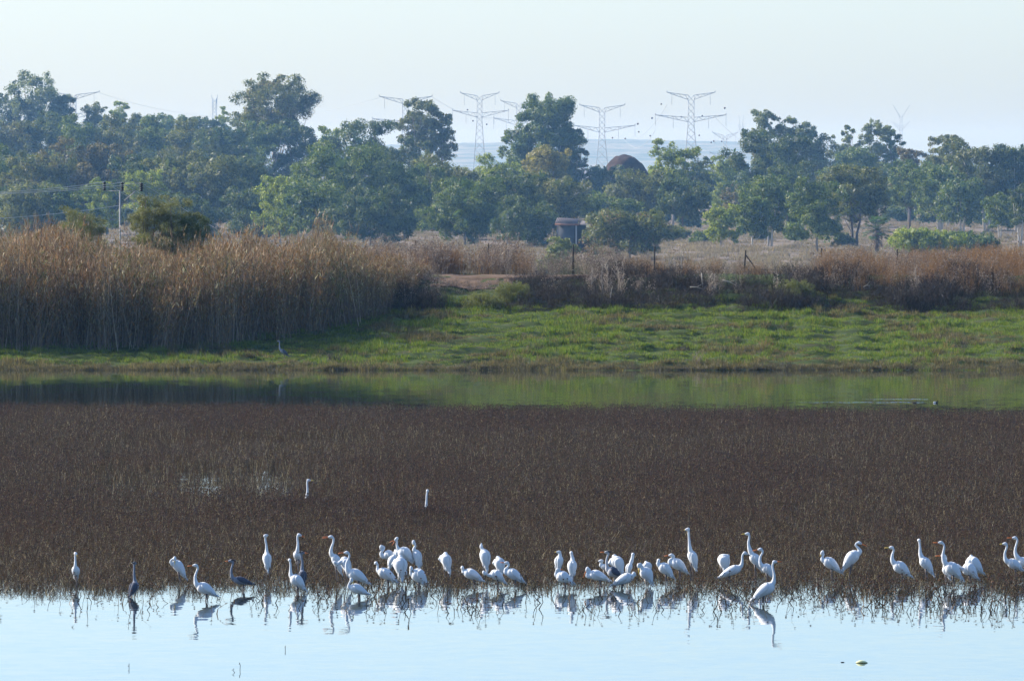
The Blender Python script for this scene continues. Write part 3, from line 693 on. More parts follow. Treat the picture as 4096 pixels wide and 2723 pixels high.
def zone(cfg, seed):
    """cfg: list of (px0, px1, D0, D1, per m2, height0, height1, variant choices)"""
    r = np.random.default_rng(seed); P, Rr, Sc, I = [], [], [], []
    for (a, b_, d0, d1, den, h0, h1, ch) in cfg:
        A, Bq = px(a, (d0 + d1) / 2), px(b_, (d0 + d1) / 2)
        n = int((Bq - A) * (d1 - d0) * den)
        x = r.uniform(A, Bq, n); y = r.uniform(d0, d1, n); z = rough_z(x, y)
        hv = (h0 + (h1 - h0) * np.clip(0.5 + 0.75 * snoise(x, y, 81, 3, 1.1), 0, 1)) * r.uniform(.75, 1.15, n)
        P.append(np.stack([x, y, z], 1)); Rr.append(np.stack([r.normal(0, .08, n), r.normal(0, .08, n), r.uniform(0, 6.28, n)], 1))
        s = np.clip(hv, .6, 1.1)
        Sc.append(np.stack([s, s, hv], 1)); I.append(r.choice(ch, n))
    return np.concatenate(P), np.concatenate(Rr), np.concatenate(Sc), np.concatenate(I)
PA, DK, RU, OL = [0, 1, 2], [3, 4, 5], [6, 7, 8], [9, 10]
z1 = zone([
    (1480, 1740, 423.6, 431.5, 5.0, .22, 1.1, DK),
    (2080, 4250, 423.6, 431.5, 5.0, .22, 1.1, DK),
    (1750, 4250, 423.0, 426.0, 2.0, .25, .6, DK),          # dark brush on the upper bank
    (1560, 1770, 422.8, 428.0, 2.0, .3, .6, DK),
    (2160, 4250, 427.0, 433.0, 1.2, .4, .95, DK + DK + PA),
    (2050, 2600, 427, 432, .8, .5, .8, PA + DK),
    (3280, 4250, 428, 438, 2.0, .7, 1.0, RU + PA),
    (3300, 3600, 431, 440, 1.2, .6, .9, PA + RU),
    (1490, 1760, 424, 432, 2.0, .5, .9, PA + DK),
    (1900, 2140, 424.0, 428.0, 1.6, .3, .5, OL),
    ], 14)
scatter('bank_brush', *z1, WEEDS, 'dark tangled dry brush along the upper edge of the grass bank')
z2 = zone([
    (1380, 1760, 437, 446, 2.8, .8, 1.2, PA + PA + PA + RU),
    (1740, 2120, 441, 447, 3.4, .8, 1.3, PA + PA + PA + RU),
    (2170, 2580, 441, 447, 2.4, .5, 1.0, PA + PA + OL),
    (1730, 2110, 428.4, 430.0, 3.5, .15, .38, DK + PA),
    (2480, 2760, 441, 447, 2.2, .5, .85, RU + DK),
    (2700, 3330, 441, 447, 2.2, .2, .62, PA + RU + DK),
    (3280, 3480, 440, 447, 2.6, .6, .95, RU + PA),
    (3440, 3760, 440, 447, 2.4, .55, .85, RU + PA),
    (3640, 4250, 438, 447, 3.0, .8, 1.05, RU),
    ], 15)
scatter('dry_weeds', *z2, WEEDS, 'pale and rusty dry weeds growing along the dyke behind the track')

# --- dry tufts on the plain
FT = variants('field_tufts', [grass_patch(600 + i, n=150, size=3.0, hgt=.8, wid=(.035, .09), pal=[(0.22, 0.165, 0.12), (0.16, 0.12, 0.085), (0.28, 0.22, 0.165), (0.12, 0.125, 0.07)], pp=[.4, .3, .2, .1]) for i in range(4)])
r = np.random.default_rng(16); n = 4200
y = 1250 + 1500 * r.random(n) ** 1.4; x = (r.random(n) - .5) * 2 * (y * .0512 + 8)
scatter('field_grass', np.stack([x, y, np.full(n, PLAIN)], 1), np.stack([np.zeros(n), np.zeros(n), r.uniform(0, 6.28, n)], 1),
        np.stack([r.uniform(.7, 1.5, n)] * 2 + [r.uniform(.5, 1.4, n)], 1), r.integers(0, 4, n), FT, 'dry pinkish grass tufts covering the plain behind the dyke')

# ------------------------------------------------------------------ trees
def leaf_cloud(name, lobes, n, ll, lw, base, var, seed, m, up=0.0, hang=0.0, shell=0.26, tips=None, inner=0):
    """leaf-clump faces spread through lobes (x,y,z,rx,ry,rz); own colour per face, inner faces darkened as crown shade"""
    r = np.random.default_rng(seed)
    L = np.array(lobes, float)
    wt = (L[:, 3] * L[:, 5]); wt /= wt.sum()
    k = r.choice(len(L), n, p=wt)
    d = r.normal(0, 1, (n, 3)); d /= np.linalg.norm(d, axis=1)[:, None]
    rad = 1 - np.abs(r.normal(0, shell, n)) + np.abs(r.normal(0, .13, n)) * (r.random(n) < .5)
    p = L[k, :3] + d * L[k, 3:6] * rad[:, None]
    nrm = d * 1.0 + r.normal(0, .42, (n, 3)); nrm /= np.linalg.norm(nrm, axis=1)[:, None]
    t = r.normal(0, 1, (n, 3)); t[:, 2] += up * 2 - hang * 2
    t -= nrm * (t * nrm).sum(1)[:, None]; t /= np.linalg.norm(t, axis=1)[:, None] + 1e-9
    b_ = np.cross(nrm, t)
    a = (ll * r.uniform(.6, 1.3, n) / 2)[:, None]; c = (lw * r.uniform(.6, 1.3, n) / 2)[:, None]
    V = np.stack([p - t * a + b_ * c, p - t * a - b_ * c, p + t * a], 1).reshape(-1, 3)
    Q = [np.arange(n * 3).reshape(-1, 3)]
    lobecol = r.uniform(-1, 1, len(L))
    mixv = np.clip(0.5 + 0.35 * lobecol[k] + r.normal(0, .22, n), 0, 1)[:, None]
    C = (np.array(base) * (1 - mixv) + np.array(var) * mixv) * r.uniform(.7, 1.3, (n, 1))
    if tips is not None:
        s = r.random(n) < np.clip((lobecol[k] - .35) * .9, 0, .6)
        C[s] = np.array(tips) * r.uniform(.7, 1.3, (s.sum(), 1))
    if inner:  # big faces added inside the lobes to block light, darkened as crown shade
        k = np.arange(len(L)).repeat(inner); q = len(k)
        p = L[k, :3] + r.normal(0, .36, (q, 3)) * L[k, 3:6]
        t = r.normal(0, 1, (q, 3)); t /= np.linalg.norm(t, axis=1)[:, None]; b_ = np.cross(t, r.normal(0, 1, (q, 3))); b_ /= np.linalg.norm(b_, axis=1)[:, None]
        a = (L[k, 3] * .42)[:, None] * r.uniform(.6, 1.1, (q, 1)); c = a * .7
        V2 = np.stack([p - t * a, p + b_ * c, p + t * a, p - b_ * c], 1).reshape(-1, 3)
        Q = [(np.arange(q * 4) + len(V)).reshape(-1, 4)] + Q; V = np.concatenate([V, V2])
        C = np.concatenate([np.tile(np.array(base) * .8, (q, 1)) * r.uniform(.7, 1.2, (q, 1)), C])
    return mesh_np(name, V, Q, C, False, m)

TC = {'dk': ((0.050, 0.082, 0.022), (0.135, 0.160, 0.040)), 'gr': ((0.075, 0.118, 0.022), (0.185, 0.225, 0.042)),
      'ol': ((0.092, 0.112, 0.028), (0.215, 0.212, 0.054)), 'lt': ((0.130, 0.158, 0.055), (0.245, 0.262, 0.100)),
      'ye': ((0.165, 0.215, 0.024), (0.350, 0.380, 0.048)), 'br': ((0.110, 0.100, 0.036), (0.215, 0.165, 0.058)),
      'fe': ((0.115, 0.125, 0.042), (0.205, 0.200, 0.078)), 'go': ((0.165, 0.160, 0.032), (0.360, 0.290, 0.055))}

def crown_lobes(style, hw, z0, z1, r):
    """lobes of a crown of half width hw between z0 and z1, round x=y=0"""
    hh = (z1 - z0) / 2; zc = (z0 + z1) / 2; out = []
    def add(x, y, z, a, b=None): out.append((x, y, z, a, a, b or a * .85))
    def spray(cx, cy, cz, R_, k, flat=.8):
        """a bough: a loose bunch of small leaf masses round one centre"""
        for _ in range(k):
            a = r.uniform(0, 6.28); q = R_ * math.sqrt(r.random()); h = r.uniform(-.55, .6) * R_ * flat
            s_ = R_ * r.uniform(.28, .55)
            out.append((cx + math.cos(a) * q, cy + math.sin(a) * q, min(cz + h, z1 - s_ * .7), s_ * r.uniform(.8, 1.3), s_, s_ * r.uniform(.6, 1.05)))
    if style == 'weep':
        for i in range(5):
            x = r.uniform(-.75, .75) * hw; y = r.uniform(-.6, .6) * hw; top = z1 - abs(x) / hw * hh * r.uniform(.1, .7) - r.uniform(0, .2) * hh
            for k in range(7):
                z = top - (k + .3) / 7 * hh * r.uniform(1.1, 1.7); s_ = hw * r.uniform(.14, .3)
                out.append((x + r.uniform(-.14, .14) * hw, y + r.uniform(-.14, .14) * hw, z, s_, s_, hh * r.uniform(.10, .2)))
        for i in range(6): spray(r.uniform(-.6, .6) * hw, r.uniform(-.6, .6) * hw, z0 + hh * r.uniform(.1, .8), hw * .4, 5)
        return out
    if style == 'umbrella':
        for i in range(13):
            a = r.uniform(0, 6.28); q = math.sqrt(r.random()) * .82
            spray(math.cos(a) * q * hw, math.sin(a) * q * hw, z1 - hh * (.20 + .5 * q ** 2.5 + r.uniform(-.04, .12)), hw * r.uniform(.2, .3), 6, .45)
        for i in range(44):
            a = i * 2.4; q = r.uniform(.35, .98)
            spray(math.cos(a) * q * hw, math.sin(a) * q * hw, zc + hh * r.uniform(-.95, .5), hw * r.uniform(.16, .26), 5, .7)
        for i in range(8): spray(r.uniform(-.6, .6) * hw, r.uniform(-.5, .5) * hw, z0 + hh * r.uniform(-.1, .45), hw * .34, 6)
        return out
    n = {'taper': 24, 'round': 15, 'tall': 18, 'open': 20, 'bush': 18, 'cone': 15}[style]
    sz = {'taper': (.26, .40), 'round': (.30, .46), 'tall': (.34, .5), 'open': (.30, .44), 'bush': (.28, .44), 'cone': (.28, .42)}[style]
    for i in range(n):
        u = (i + .5) / n * 2 - 1; u = max(-1, min(1, u + r.uniform(-.1, .1))) * .9
        rr = math.sqrt(max(0.0, 1 - u * u))
        if style == 'cone': rr = (1 - u) / 2 * 1.1
        if style == 'taper': rr = .40 + .62 * ((1 - u) / 2) ** .8
        if style in ('tall', 'round', 'open'): rr = rr ** .6
        if style == 'bush': rr = 1.0 if u < 0 else rr
        a = i * 2.4 + r.uniform(-.5, .5); q = rr * r.uniform(.5, .86)
        s_ = hw * r.uniform(*sz) * (0.75 + .35 * rr)
        spray(math.cos(a) * q * hw, math.sin(a) * q * hw, zc + u * (hh - s_ * .6), s_, 7)
    for i in range(2 if style == 'open' else 3):
        out.append((0, 0, zc + (i - 1) * hh * .45, hw * .5, hw * .5, hh * .3))
    return out

TREE_N = [0]
def tree(cx, top, hw, base, style, ck, label, cb=.12, name='eucalyptus_tree', trunk=(0.30, 0.26, 0.22), tips=None, group=None, dens=1.0, lean=0.0, zbase=PLAIN, D=None, mult=0, hang=.5, cat='tree', ls=1.0):
    TREE_N[0] += 1; seed = 1000 + TREE_N[0] * 17
    r = random.Random(seed)
    D = D or (H - PLAIN) * F / (base - YH)
    if cx < 2150 and style == 'round' and cb == .12: cb = .0
    s = D / F
    X = px(cx, D); zt = pz(top, D); ht = zt - zbase; w_ = hw * s * ((1.28 if (cx < 2100 or cx > 3050) and name == 'eucalyptus_tree' else 1.15) if style in ('round', 'tall', 'cone') else 1.0)
    root = empty(name, (X, D, zbase)); tag(root, label, cat, group)
    z0, z1 = ht * cb, ht
    lobes = [(x + lean * z, y, z, a, b_, c) for (x, y, z, a, b_, c) in crown_lobes(style, w_, z0, z1, r)]
    area = math.pi * hw * (z1 - z0) / s / 2
    n = int(min(32000, max(2500, 14.5 * area / 42 * dens)))
    if style in ('open', 'umbrella', 'weep'): n = int(n * .9)
    link('crown', leaf_cloud('crown', lobes, n, 8.2 * s * ls, 4.9 * s * ls, *TC[ck], seed, M_LEAF, hang=hang, tips=tips, inner=0 if name in ('tamarisk_bush', 'feathery_shrub') else (7 if style in ('open', 'umbrella', 'weep') else 10)), root)
    mb = MB()
    tr = max(.10, ht * .014)
    zc = z0 + (z1 - z0) * .62
    stems = [0.0] if not mult else [(-.5 + i / (mult - 1)) * .25 * w_ for i in range(mult)]
    for sx in stems:
        pts = [(sx * .4 + lean * 0, 0, -.3)]
        for i in range(1, 6):
            t = i / 5; pts.append((sx * (.4 + 1.2 * t) + r.uniform(-.03, .03) * ht * .5 + lean * zc * t, r.uniform(-.02, .02) * ht * .5, zc * t))
        mb.tube(pts, [tr * (1.2 - .17 * i) for i in range(6)], 7, trunk)
        top_pt = pts[-1]
        for lb in r.sample(lobes, min(len(lobes), 30 if style == 'umbrella' else ((34 if cx == 1100 else 16) if style == 'open' else 7))):
            t = r.uniform(.35, .9); i = min(4, int(t * 5)); a = np.array(pts[i]); b_ = np.array(lb[:3])
            if b_[2] < a[2] + .3: continue
            mid = (a + b_) / 2 + np.array([(b_[0] - a[0]) * .15, 0, -.04 * ht])
            mb.tube([a, mid, b_], np.array([.42, .28, .12]) * tr * (.6 if style in ('umbrella', 'open') else 1), 5, trunk)
    link('trunk', mb.mesh('trunk', M_BARK), root)
    return root

PT = (0.52, 0.47, 0.40); DT = (0.14, 0.11, 0.09)
# back row, left
tree(30, 335, 75, 838, 'round', 'dk', 'dark eucalyptus on the skyline cut by the left picture edge')
tree(150, 268, 92, 838, 'round', 'lt', 'tall airy eucalyptus with see-through round crown on the far left skyline', cb=.38, dens=.62)
tree(250, 348, 82, 838, 'taper', 'dk', 'dark pointed tree just right of the tall airy skyline eucalyptus')
tree(375, 378, 52, 838, 'round', 'ol', 'small rounded skyline tree under the tip of the left pylon arm', cb=.3)
tree(478, 386, 40, 838, 'round', 'ye', 'yellowish small round tree sticking out of the left skyline', cb=.3)
tree(575, 428, 62, 838, 'round', 'ol', 'olive skyline tree between the yellowish round tree and the low far canopy')
tree(690, 425, 85, 838, 'round', 'gr', 'mid green flat-topped skyline tree with a small tuft rising from it')
tree(825, 425, 78, 838, 'round', 'dk', 'dark domed tree on the skyline left of the tall umbrella tree')
tree(892, 416, 34, 830, 'open', 'ye', 'pale yellow thin-leaved treetop behind the dark domed tree', cb=.4)
tree(965, 455, 62, 838, 'round', 'lt', 'pale green skyline tree at the foot of the tall umbrella tree')
tree(1100, 280, 150, 880, 'open', 'ol', 'very tall umbrella-crowned eucalyptus with fan of bare pale branches showing', cb=.50, trunk=(0.42, 0.36, 0.30), tips=(0.17, 0.13, 0.05), dens=1.0)
# middle row, left
tree(55, 440, 110, 880, 'round', 'ol', 'brownish olive eucalyptus below the far left skyline trees', tips=(0.13, 0.11, 0.05))
tree(215, 425, 105, 880, 'round', 'dk', 'dark eucalyptus under the pointed tree in the left wood')
tree(330, 440, 95, 885, 'tall', 'gr', 'mid green eucalyptus with long drooping left side in the left wood')
tree(480, 440, 100, 885, 'round', 'ol', 'olive eucalyptus in the middle of the left wood')
tree(610, 450, 105, 880, 'round', 'gr', 'green eucalyptus of the left wood below the flat-topped skyline tree')
tree(760, 460, 115, 885, 'round', 'ol', 'wide olive eucalyptus below the dark domed skyline tree')
tree(905, 470, 105, 890, 'round', 'dk', 'dark eucalyptus left of the umbrella tree trunk')
tree(1030, 455, 100, 885, 'round', 'gr', 'green eucalyptus covering the lower trunk of the umbrella tree')
tree(1195, 455, 95, 885, 'round', 'dk', 'dark eucalyptus at the lower right of the umbrella tree', tips=(0.12, 0.10, 0.05))
# front row, left
tree(30, 560, 110, 940, 'round', 'gr', 'green tree of the front row at the far left edge')
tree(165, 570, 115, 945, 'round', 'ol', 'olive front row tree with scattered brown sprays, left of the electricity pole', tips=(0.16, 0.13, 0.05))
tree(305, 530, 110, 940, 'round', 'br', 'brown-tinged tree in the left wood with reddish top')
tree(430, 545, 95, 940, 'round', 'br', 'rust-tinged tree with orange flowering tip in the left wood', tips=(0.24, 0.16, 0.06))
tree(545, 600, 105, 945, 'round', 'dk', 'dark blue-green tree behind the electricity pole insulators')
tree(400, 700, 70, 965, 'bush', 'ye', 'bright yellow-green young tree just left of the electricity pole')
tree(590, 668, 85, 960, 'open', 'ye', 'tree with a bright lime green bough above the right pole wire', cb=.3, dens=1.1)
tree(250, 720, 120, 975, 'round', 'gr', 'low green tree behind the tops of the left reeds')
tree(80, 725, 125, 975, 'round', 'ol', 'low olive tree behind the reeds at the far left')
tree(690, 600, 115, 950, 'round', 'ol', 'olive tree with sunlit left side right of the lime green bough')
tree(830, 590, 115, 950, 'tall', 'ol', 'tall olive tree with pale slim trunks behind the reeds', trunk=PT)
tree(960, 600, 105, 945, 'round', 'dk', 'dark shaded tree left of the yellow-green leaning crown')
tree(740, 760, 110, 985, 'round', 'dk', 'low dark tree behind the big olive bush in the reeds')
tree(1120, 680, 72, 975, 'tall', 'ye', 'rounded yellow-green tree with brownish top standing in front of dark trees', cb=.05)
tree(1010, 740, 85, 970, 'round', 'dk', 'low dark tree between the olive bush and the yellow-green tree')
# centre
tree(1330, 548, 150, 960, 'round', 'gr', 'large sunlit green tree in front of the centre-left wood', dens=1.1)
tree(1250, 700, 100, 985, 'tall', 'gr', 'green drooping tree at the lower left of the large sunlit tree')
tree(1425, 452, 125, 895, 'round', 'dk', 'wide dark domed eucalyptus below the left-centre pylon arm')
tree(1330, 470, 60, 890, 'round', 'ye', 'small yellow-green treetop left of the wide dark dome')
tree(1520, 560, 90, 930, 'round', 'dk', 'dark tree below the right side of the wide dark dome')
tree(1680, 372, 88, 880, 'open', 'ol', 'tall slender eucalyptus covering a pylon mast, left of centre', cb=.5, trunk=(0.34, 0.28, 0.24), dens=1.15, lean=.01)
tree(1770, 432, 62, 880, 'open', 'ol', 'hanging right half of the slender eucalyptus pair left of centre', cb=.48, trunk=(0.34, 0.28, 0.24))
tree(1650, 520, 55, 900, 'round', 'dk', 'small dark tree below the tall slender eucalyptus')
tree(1620, 630, 120, 960, 'round', 'gr', 'green front tree left of centre with speckled sunlit leaves')
tree(1770, 600, 115, 945, 'round', 'ol', 'olive front tree below the slender eucalyptus pair')
tree(1960, 600, 85, 930, 'round', 'ye', 'yellow-topped tree at the foot of the first full pylon')
tree(1860, 690, 130, 985, 'round', 'gr', 'wide blue-green tree behind the pale thistles', dens=1.1)
tree(2030, 650, 120, 975, 'round', 'dk', 'dark shaded tree left of the shed')
tree(1480, 740, 130, 990, 'round', 'dk', 'low dark tree behind the right end of the tall reeds')
tree(2190, 362, 150, 890, 'taper', 'gr', 'tall dense eucalyptus with stepped crown right of the first full pylon', cb=.3, dens=1.15, hang=.7)
tree(2075, 500, 65, 890, 'round', 'gr', 'left shoulder of foliage beside the tall stepped eucalyptus', cb=.3)
tree(2290, 500, 60, 890, 'open', 'dk', 'drooping dark eucalyptus on the right flank of the tall stepped one', cb=.3, dens=1.2)
tree(2180, 555, 95, 925, 'round', 'go', 'golden-topped tree in front of the tall stepped eucalyptus')
tree(2215, 690, 120, 965, 'tall', 'ol', 'olive tree with yellow patches above the shed', tips=(0.22, 0.19, 0.05))
tree(2110, 780, 120, 990, 'round', 'dk', 'low dark blue tree behind the gap in the thistles, left of the shed')
tree(2400, 650, 85, 890, 'round', 'dk', 'dark round tree in front of the brown mound')
tree(2370, 760, 70, 950, 'open', 'gr', 'thin green tree with bare trunk right of the shed', cb=0.25, trunk=DT)
tree(2560, 665, 110, 935, 'round', 'ol', 'grey-olive tree in front of the right side of the brown mound')
tree(2690, 545, 78, 920, 'round', 'ye', 'light yellow-green topped tree left of the third pylon foot', cb=.2)
tree(2785, 602, 62, 905, 'round', 'dk', 'dark tree at the foot of the tallest pylon')
tree(2730, 700, 95, 955, 'round', 'dk', 'dark tree with a single bare trunk, right of the grey-olive tree', cb=0.25, trunk=DT)
tree(2490, 775, 80, 965, 'round', 'gr', 'green bush-like tree behind the big olive bush')
# right
tree(2890, 605, 60, 890, 'round', 'ye', 'pale yellow-green tree left of the dark tree mass on the right')
tree(2940, 730, 55, 910, 'open', 'br', 'bare brownish twiggy tree behind the small golden tree', dens=.7)
tree(3050, 408, 44, 880, 'tall', 'lt', 'thin grey-green drooping treetop, highest on the right side', cb=.3)
tree(3128, 450, 36, 880, 'tall', 'lt', 'narrow drooping treetop right of the highest one', cb=.3)
tree(3205, 456, 52, 880, 'tall', 'lt', 'pale weeping treetop on the right skyline', cb=.3)
tree(3275, 505, 62, 880, 'tall', 'lt', 'lower weeping tree sloping down to the right', cb=.2)
tree(3085, 495, 118, 910, 'round', 'dk', 'big dark tree in front of the weeping treetops', dens=1.1)
tree(3150, 620, 90, 930, 'round', 'dk', 'dark tree low in the right wood behind the pale-trunked young trees')
tree(3395, 480, 42, 870, 'open', 'lt', 'pale thin treetop left of the leaning pale tree', cb=.3)
tree(3480, 470, 66, 870, 'open', 'lt', 'pale eucalyptus leaning right with visible diagonal branch', cb=.35, lean=.08, dens=1.1)
tree(3575, 498, 44, 870, 'open', 'gr', 'small round treetop right of the leaning pale eucalyptus', cb=.4)
tree(3410, 560, 85, 885, 'round', 'gr', 'green tree under the pale thin treetops on the right')
tree(3545, 640, 60, 885, 'round', 'lt', 'hazy pale tree in the gap under the leaning eucalyptus')
tree(3080, 690, 100, 985, 'tall', 'gr', 'young green tree with two white trunks on the dry field', cb=0.12, trunk=PT, mult=2)
tree(3010, 760, 60, 990, 'tall', 'gr', 'narrow green tree left of the young twin-trunk tree', cb=0.12, trunk=PT)
tree(3270, 700, 82, 1005, 'tall', 'gr', 'young broad green tree reaching low to the dry field, left of the palm', cb=.08)
tree(3420, 630, 118, 985, 'round', 'ol', 'rounded olive tree with two dark trunks above the palm', cb=0.20, trunk=DT, mult=2)
tree(3635, 560, 52, 895, 'round', 'br', 'dark brown topped tree on the right skyline', tips=(0.17, 0.11, 0.05))
tree(3790, 502, 95, 905, 'open', 'ol', 'tall loose crowned eucalyptus on the right skyline', cb=0.20, trunk=PT, dens=1.2)
tree(3640, 620, 88, 925, 'tall', 'gr', 'green eucalyptus with dark leaning trunk above the bright shrub', cb=0.20, trunk=DT)
tree(3760, 650, 95, 930, 'tall', 'gr', 'eucalyptus with slim white trunks behind the bright green shrub', cb=0.15, trunk=PT, mult=3)
tree(3945, 545, 95, 925, 'tall', 'ol', 'eucalyptus with a long white trunk near the right edge', cb=0.15, trunk=PT, mult=2)
tree(4065, 545, 75, 925, 'tall', 'dk', 'dark eucalyptus cut by the right picture edge', cb=0.12, trunk=PT)
tree(3850, 700, 75, 935, 'tall', 'gr', 'short young eucalyptus between white trunks on the right', cb=0.12, trunk=PT, mult=2)
tree(4000, 760, 70, 955, 'open', 'gr', 'small leafy eucalyptus low at the right edge', cb=0.15, trunk=PT, mult=2)
tree(4080, 720, 60, 990, 'open', 'dk', 'thin eucalyptus with leaning white trunks at the right edge', cb=0.25, trunk=PT, mult=2, lean=.04)
# hazy fill behind the right half
tree(2640, 650, 80, 860, 'round', 'gr', 'hazy green tree behind the yellow-topped tree near the third pylon foot', cb=.02)
tree(2850, 655, 75, 858, 'round', 'lt', 'hazy pale green tree between the tallest pylon and the dark tree mass', cb=.02)
tree(2960, 620, 70, 862, 'round', 'gr', 'hazy tree at the left foot of the dark tree mass', cb=.02)
tree(3215, 640, 85, 858, 'round', 'gr', 'hazy green tree under the weeping treetops', cb=.02)
tree(3345, 650, 75, 860, 'round', 'dk', 'hazy dark tree behind the broad young tree', cb=.02)
tree(3500, 660, 75, 862, 'round', 'gr', 'hazy green tree beneath the leaning pale eucalyptus', cb=.02)
tree(3700, 650, 80, 860, 'round', 'dk', 'hazy dark tree behind the leaning dark trunk', cb=.02)
tree(3880, 640, 85, 862, 'round', 'gr', 'hazy green tree deep behind the white trunks', cb=.02)
for (cx, top, hw, base, ck, lab) in [(2430, 800, 70, 890, 'dk', 'low dark undergrowth bush behind the thin bare-trunked tree'), (2660, 815, 80, 895, 'dk', 'low dark undergrowth bush left of the single bare trunk'),
        (2990, 820, 75, 900, 'gr', 'low green undergrowth bush left of the twin white trunks'), (3190, 830, 70, 905, 'dk', 'low dark undergrowth bush right of the twin white trunks'),
        (3600, 820, 70, 890, 'gr', 'low green undergrowth bush behind the palm'), (3760, 830, 90, 895, 'dk', 'low dark undergrowth bush above the bright shrub'), (3960, 840, 100, 900, 'dk', 'low dark undergrowth bush at the far right under the trunks'),
        (3330, 885, 40, 950, 'dk', 'small dark bush by the foot of the two dark trunks')]:
    tree(cx, top, hw, base, 'bush', ck, lab, cb=.0, name='bush', cat='bush')
for (cx, top, hw, base, ck, lab) in [(2760, 850, 45, 915, 'dk', 'small dark shrub on the field between the bare trunk and the golden tree'), (2700, 900, 60, 960, 'ol', 'low olive shrub on the dry field right of the big olive bush'),
        (3040, 905, 45, 965, 'ol', 'low olive shrub under the young twin-trunk tree'), (3180, 900, 50, 970, 'gr', 'small green shrub on the field left of the broad young tree'), (3370, 930, 40, 985, 'ol', 'small olive shrub on the field left of the palm trunk'),
        (2815, 920, 50, 975, 'gr', 'small green shrub at the left foot of the golden-green tree')]:
    tree(cx, top, hw, base, 'bush', ck, lab, cb=.0, name='shrub', cat='shrub')
# small trees and shrubs
tree(2885, 800, 60, 992, 'tall', 'ye', 'small golden-green tree alone on the dry field', cb=.03, name='young_tree')
tree(2520, 820, 175, 1040, 'bush', 'ol', 'big olive-green bush behind the fence posts, right of the shed', cb=.0, name='bush', cat='bush', tips=(0.20, 0.11, 0.06), dens=1.1)
tree(3690, 905, 130, 1015, 'bush', 'ye', 'bright green low shrub right of the palm', cb=.0, name='shrub', cat='shrub', dens=1.3)
tree(3860, 925, 130, 1010, 'bush', 'gr', 'long green low shrub under the white trunks', cb=.0, name='shrub', cat='shrub', dens=1.3)
tree(2240, 925, 70, 1030, 'bush', 'lt', 'pale green bush at the right of the thistle gap', cb=.0, name='bush', cat='bush', D=1150)
# bushes standing in the reeds
for (cx, top, hw, lab, ck) in [(330, 808, 115, 'brown-olive feathery bush in the reeds left of the electricity pole', 'fe'),
                               (590, 768, 90, 'dark olive feathery bush right of the electricity pole', 'fe'),
                               (690, 762, 110, 'tallest olive feathery bush rising out of the reeds', 'fe'),
                               (770, 822, 85, 'low dark bush on the right flank of the tallest feathery bush', 'dk')]:
    Dq = 441
    tree(cx, top, hw, 0, 'bush', ck, lab, cb=.0, name='tamarisk_bush', cat='bush', D=Dq, zbase=3.2, dens=5, hang=-1.2, ls=.55, trunk=DT)
for (cx, top, hw, Dq, lab) in [(2055, 1120, 75, 426, 'soft green feathery shrub at the left end of the dark bank brush'),
                               (1930, 1165, 75, 424.5, 'low green feathery shrub beside the bare earth slope'),
                               (3180, 1110, 85, 426, 'grey-green feathery shrub in the dark brush on the right')]:
    tree(cx, top, hw, 0, 'bush', 'ol', lab, cb=.0, name='feathery_shrub', cat='shrub', D=Dq, zbase=float(bank_z(np.array(0.), np.array(Dq))) - .1, dens=4, hang=-1.0, ls=.45, trunk=DT)

# palm
def palm(cx, top, base, label):
    D = (H - PLAIN) * F / (base - YH); s = D / F; X = px(cx, D); ht = pz(top, D) - PLAIN
    root = empty('palm_tree', (X, D, PLAIN)); tag(root, label, 'palm tree')
    r = random.Random(5); mb = MB()
    th = ht * .60
    mb.tube([(0, 0, -.2), (0, 0, th * .5), (.05, 0, th)], [.38, .33, .42], 9, (0.10, 0.075, 0.06))
    for i in range(40):
        a = r.uniform(0, 6.28); z = r.uniform(.45, .98) * th
        mb.tube([(.3 * math.cos(a), .3 * math.sin(a), z), (.75 * math.cos(a), .75 * math.sin(a), z - .25), (.85 * math.cos(a), .85 * math.sin(a), z - .9)], [.07, .05, .02], 4, (0.15, 0.11, 0.08))
    link('trunk', mb.mesh('trunk', M_BARK), root)
    for i in range(30):
        a = i * 2.4; el = 1.25 - 1.9 * i / 30; L = ht * .33
        d = np.array([math.cos(a) * math.cos(el), math.sin(a) * math.cos(el), math.sin(el)])
        tip = np.array([0, 0, th]) + d * L
        m = MB(); m.tube([(0, 0, th), (np.array([0, 0, th]) + tip) / 2 + (0, 0, .1), tip], [.05, .04, .03], 4, (0.08, 0.11, 0.04))
        side = np.cross(d, [0, 0, 1.]); side /= np.linalg.norm(side) + 1e-9; upv = np.cross(side, d)
        for j in range(13):
            b_ = (j - 6) / 6 * 1.5
            e = d * math.cos(b_) + side * math.sin(b_)
            ln = L * .5 * (1 - .15 * abs(b_)); wv = np.cross(e, upv) * .07
            p1 = tip + e * ln * .55; p2 = tip + e * ln + np.array([0, 0, -.25 * ln])
            m._add([tip - wv * .3, p1 - wv, p2, p1 + wv, tip + wv * .3], [[0, 1, 3, 4]], [[1, 2, 3]], tuple(np.array([0.055, 0.095, 0.035]) * r.uniform(.7, 1.4)))
        link('frond', m.mesh('frond', M_LEAF), root)
palm(3508, 862, 1012, 'short fan palm with shaggy dark trunk on the dry field')

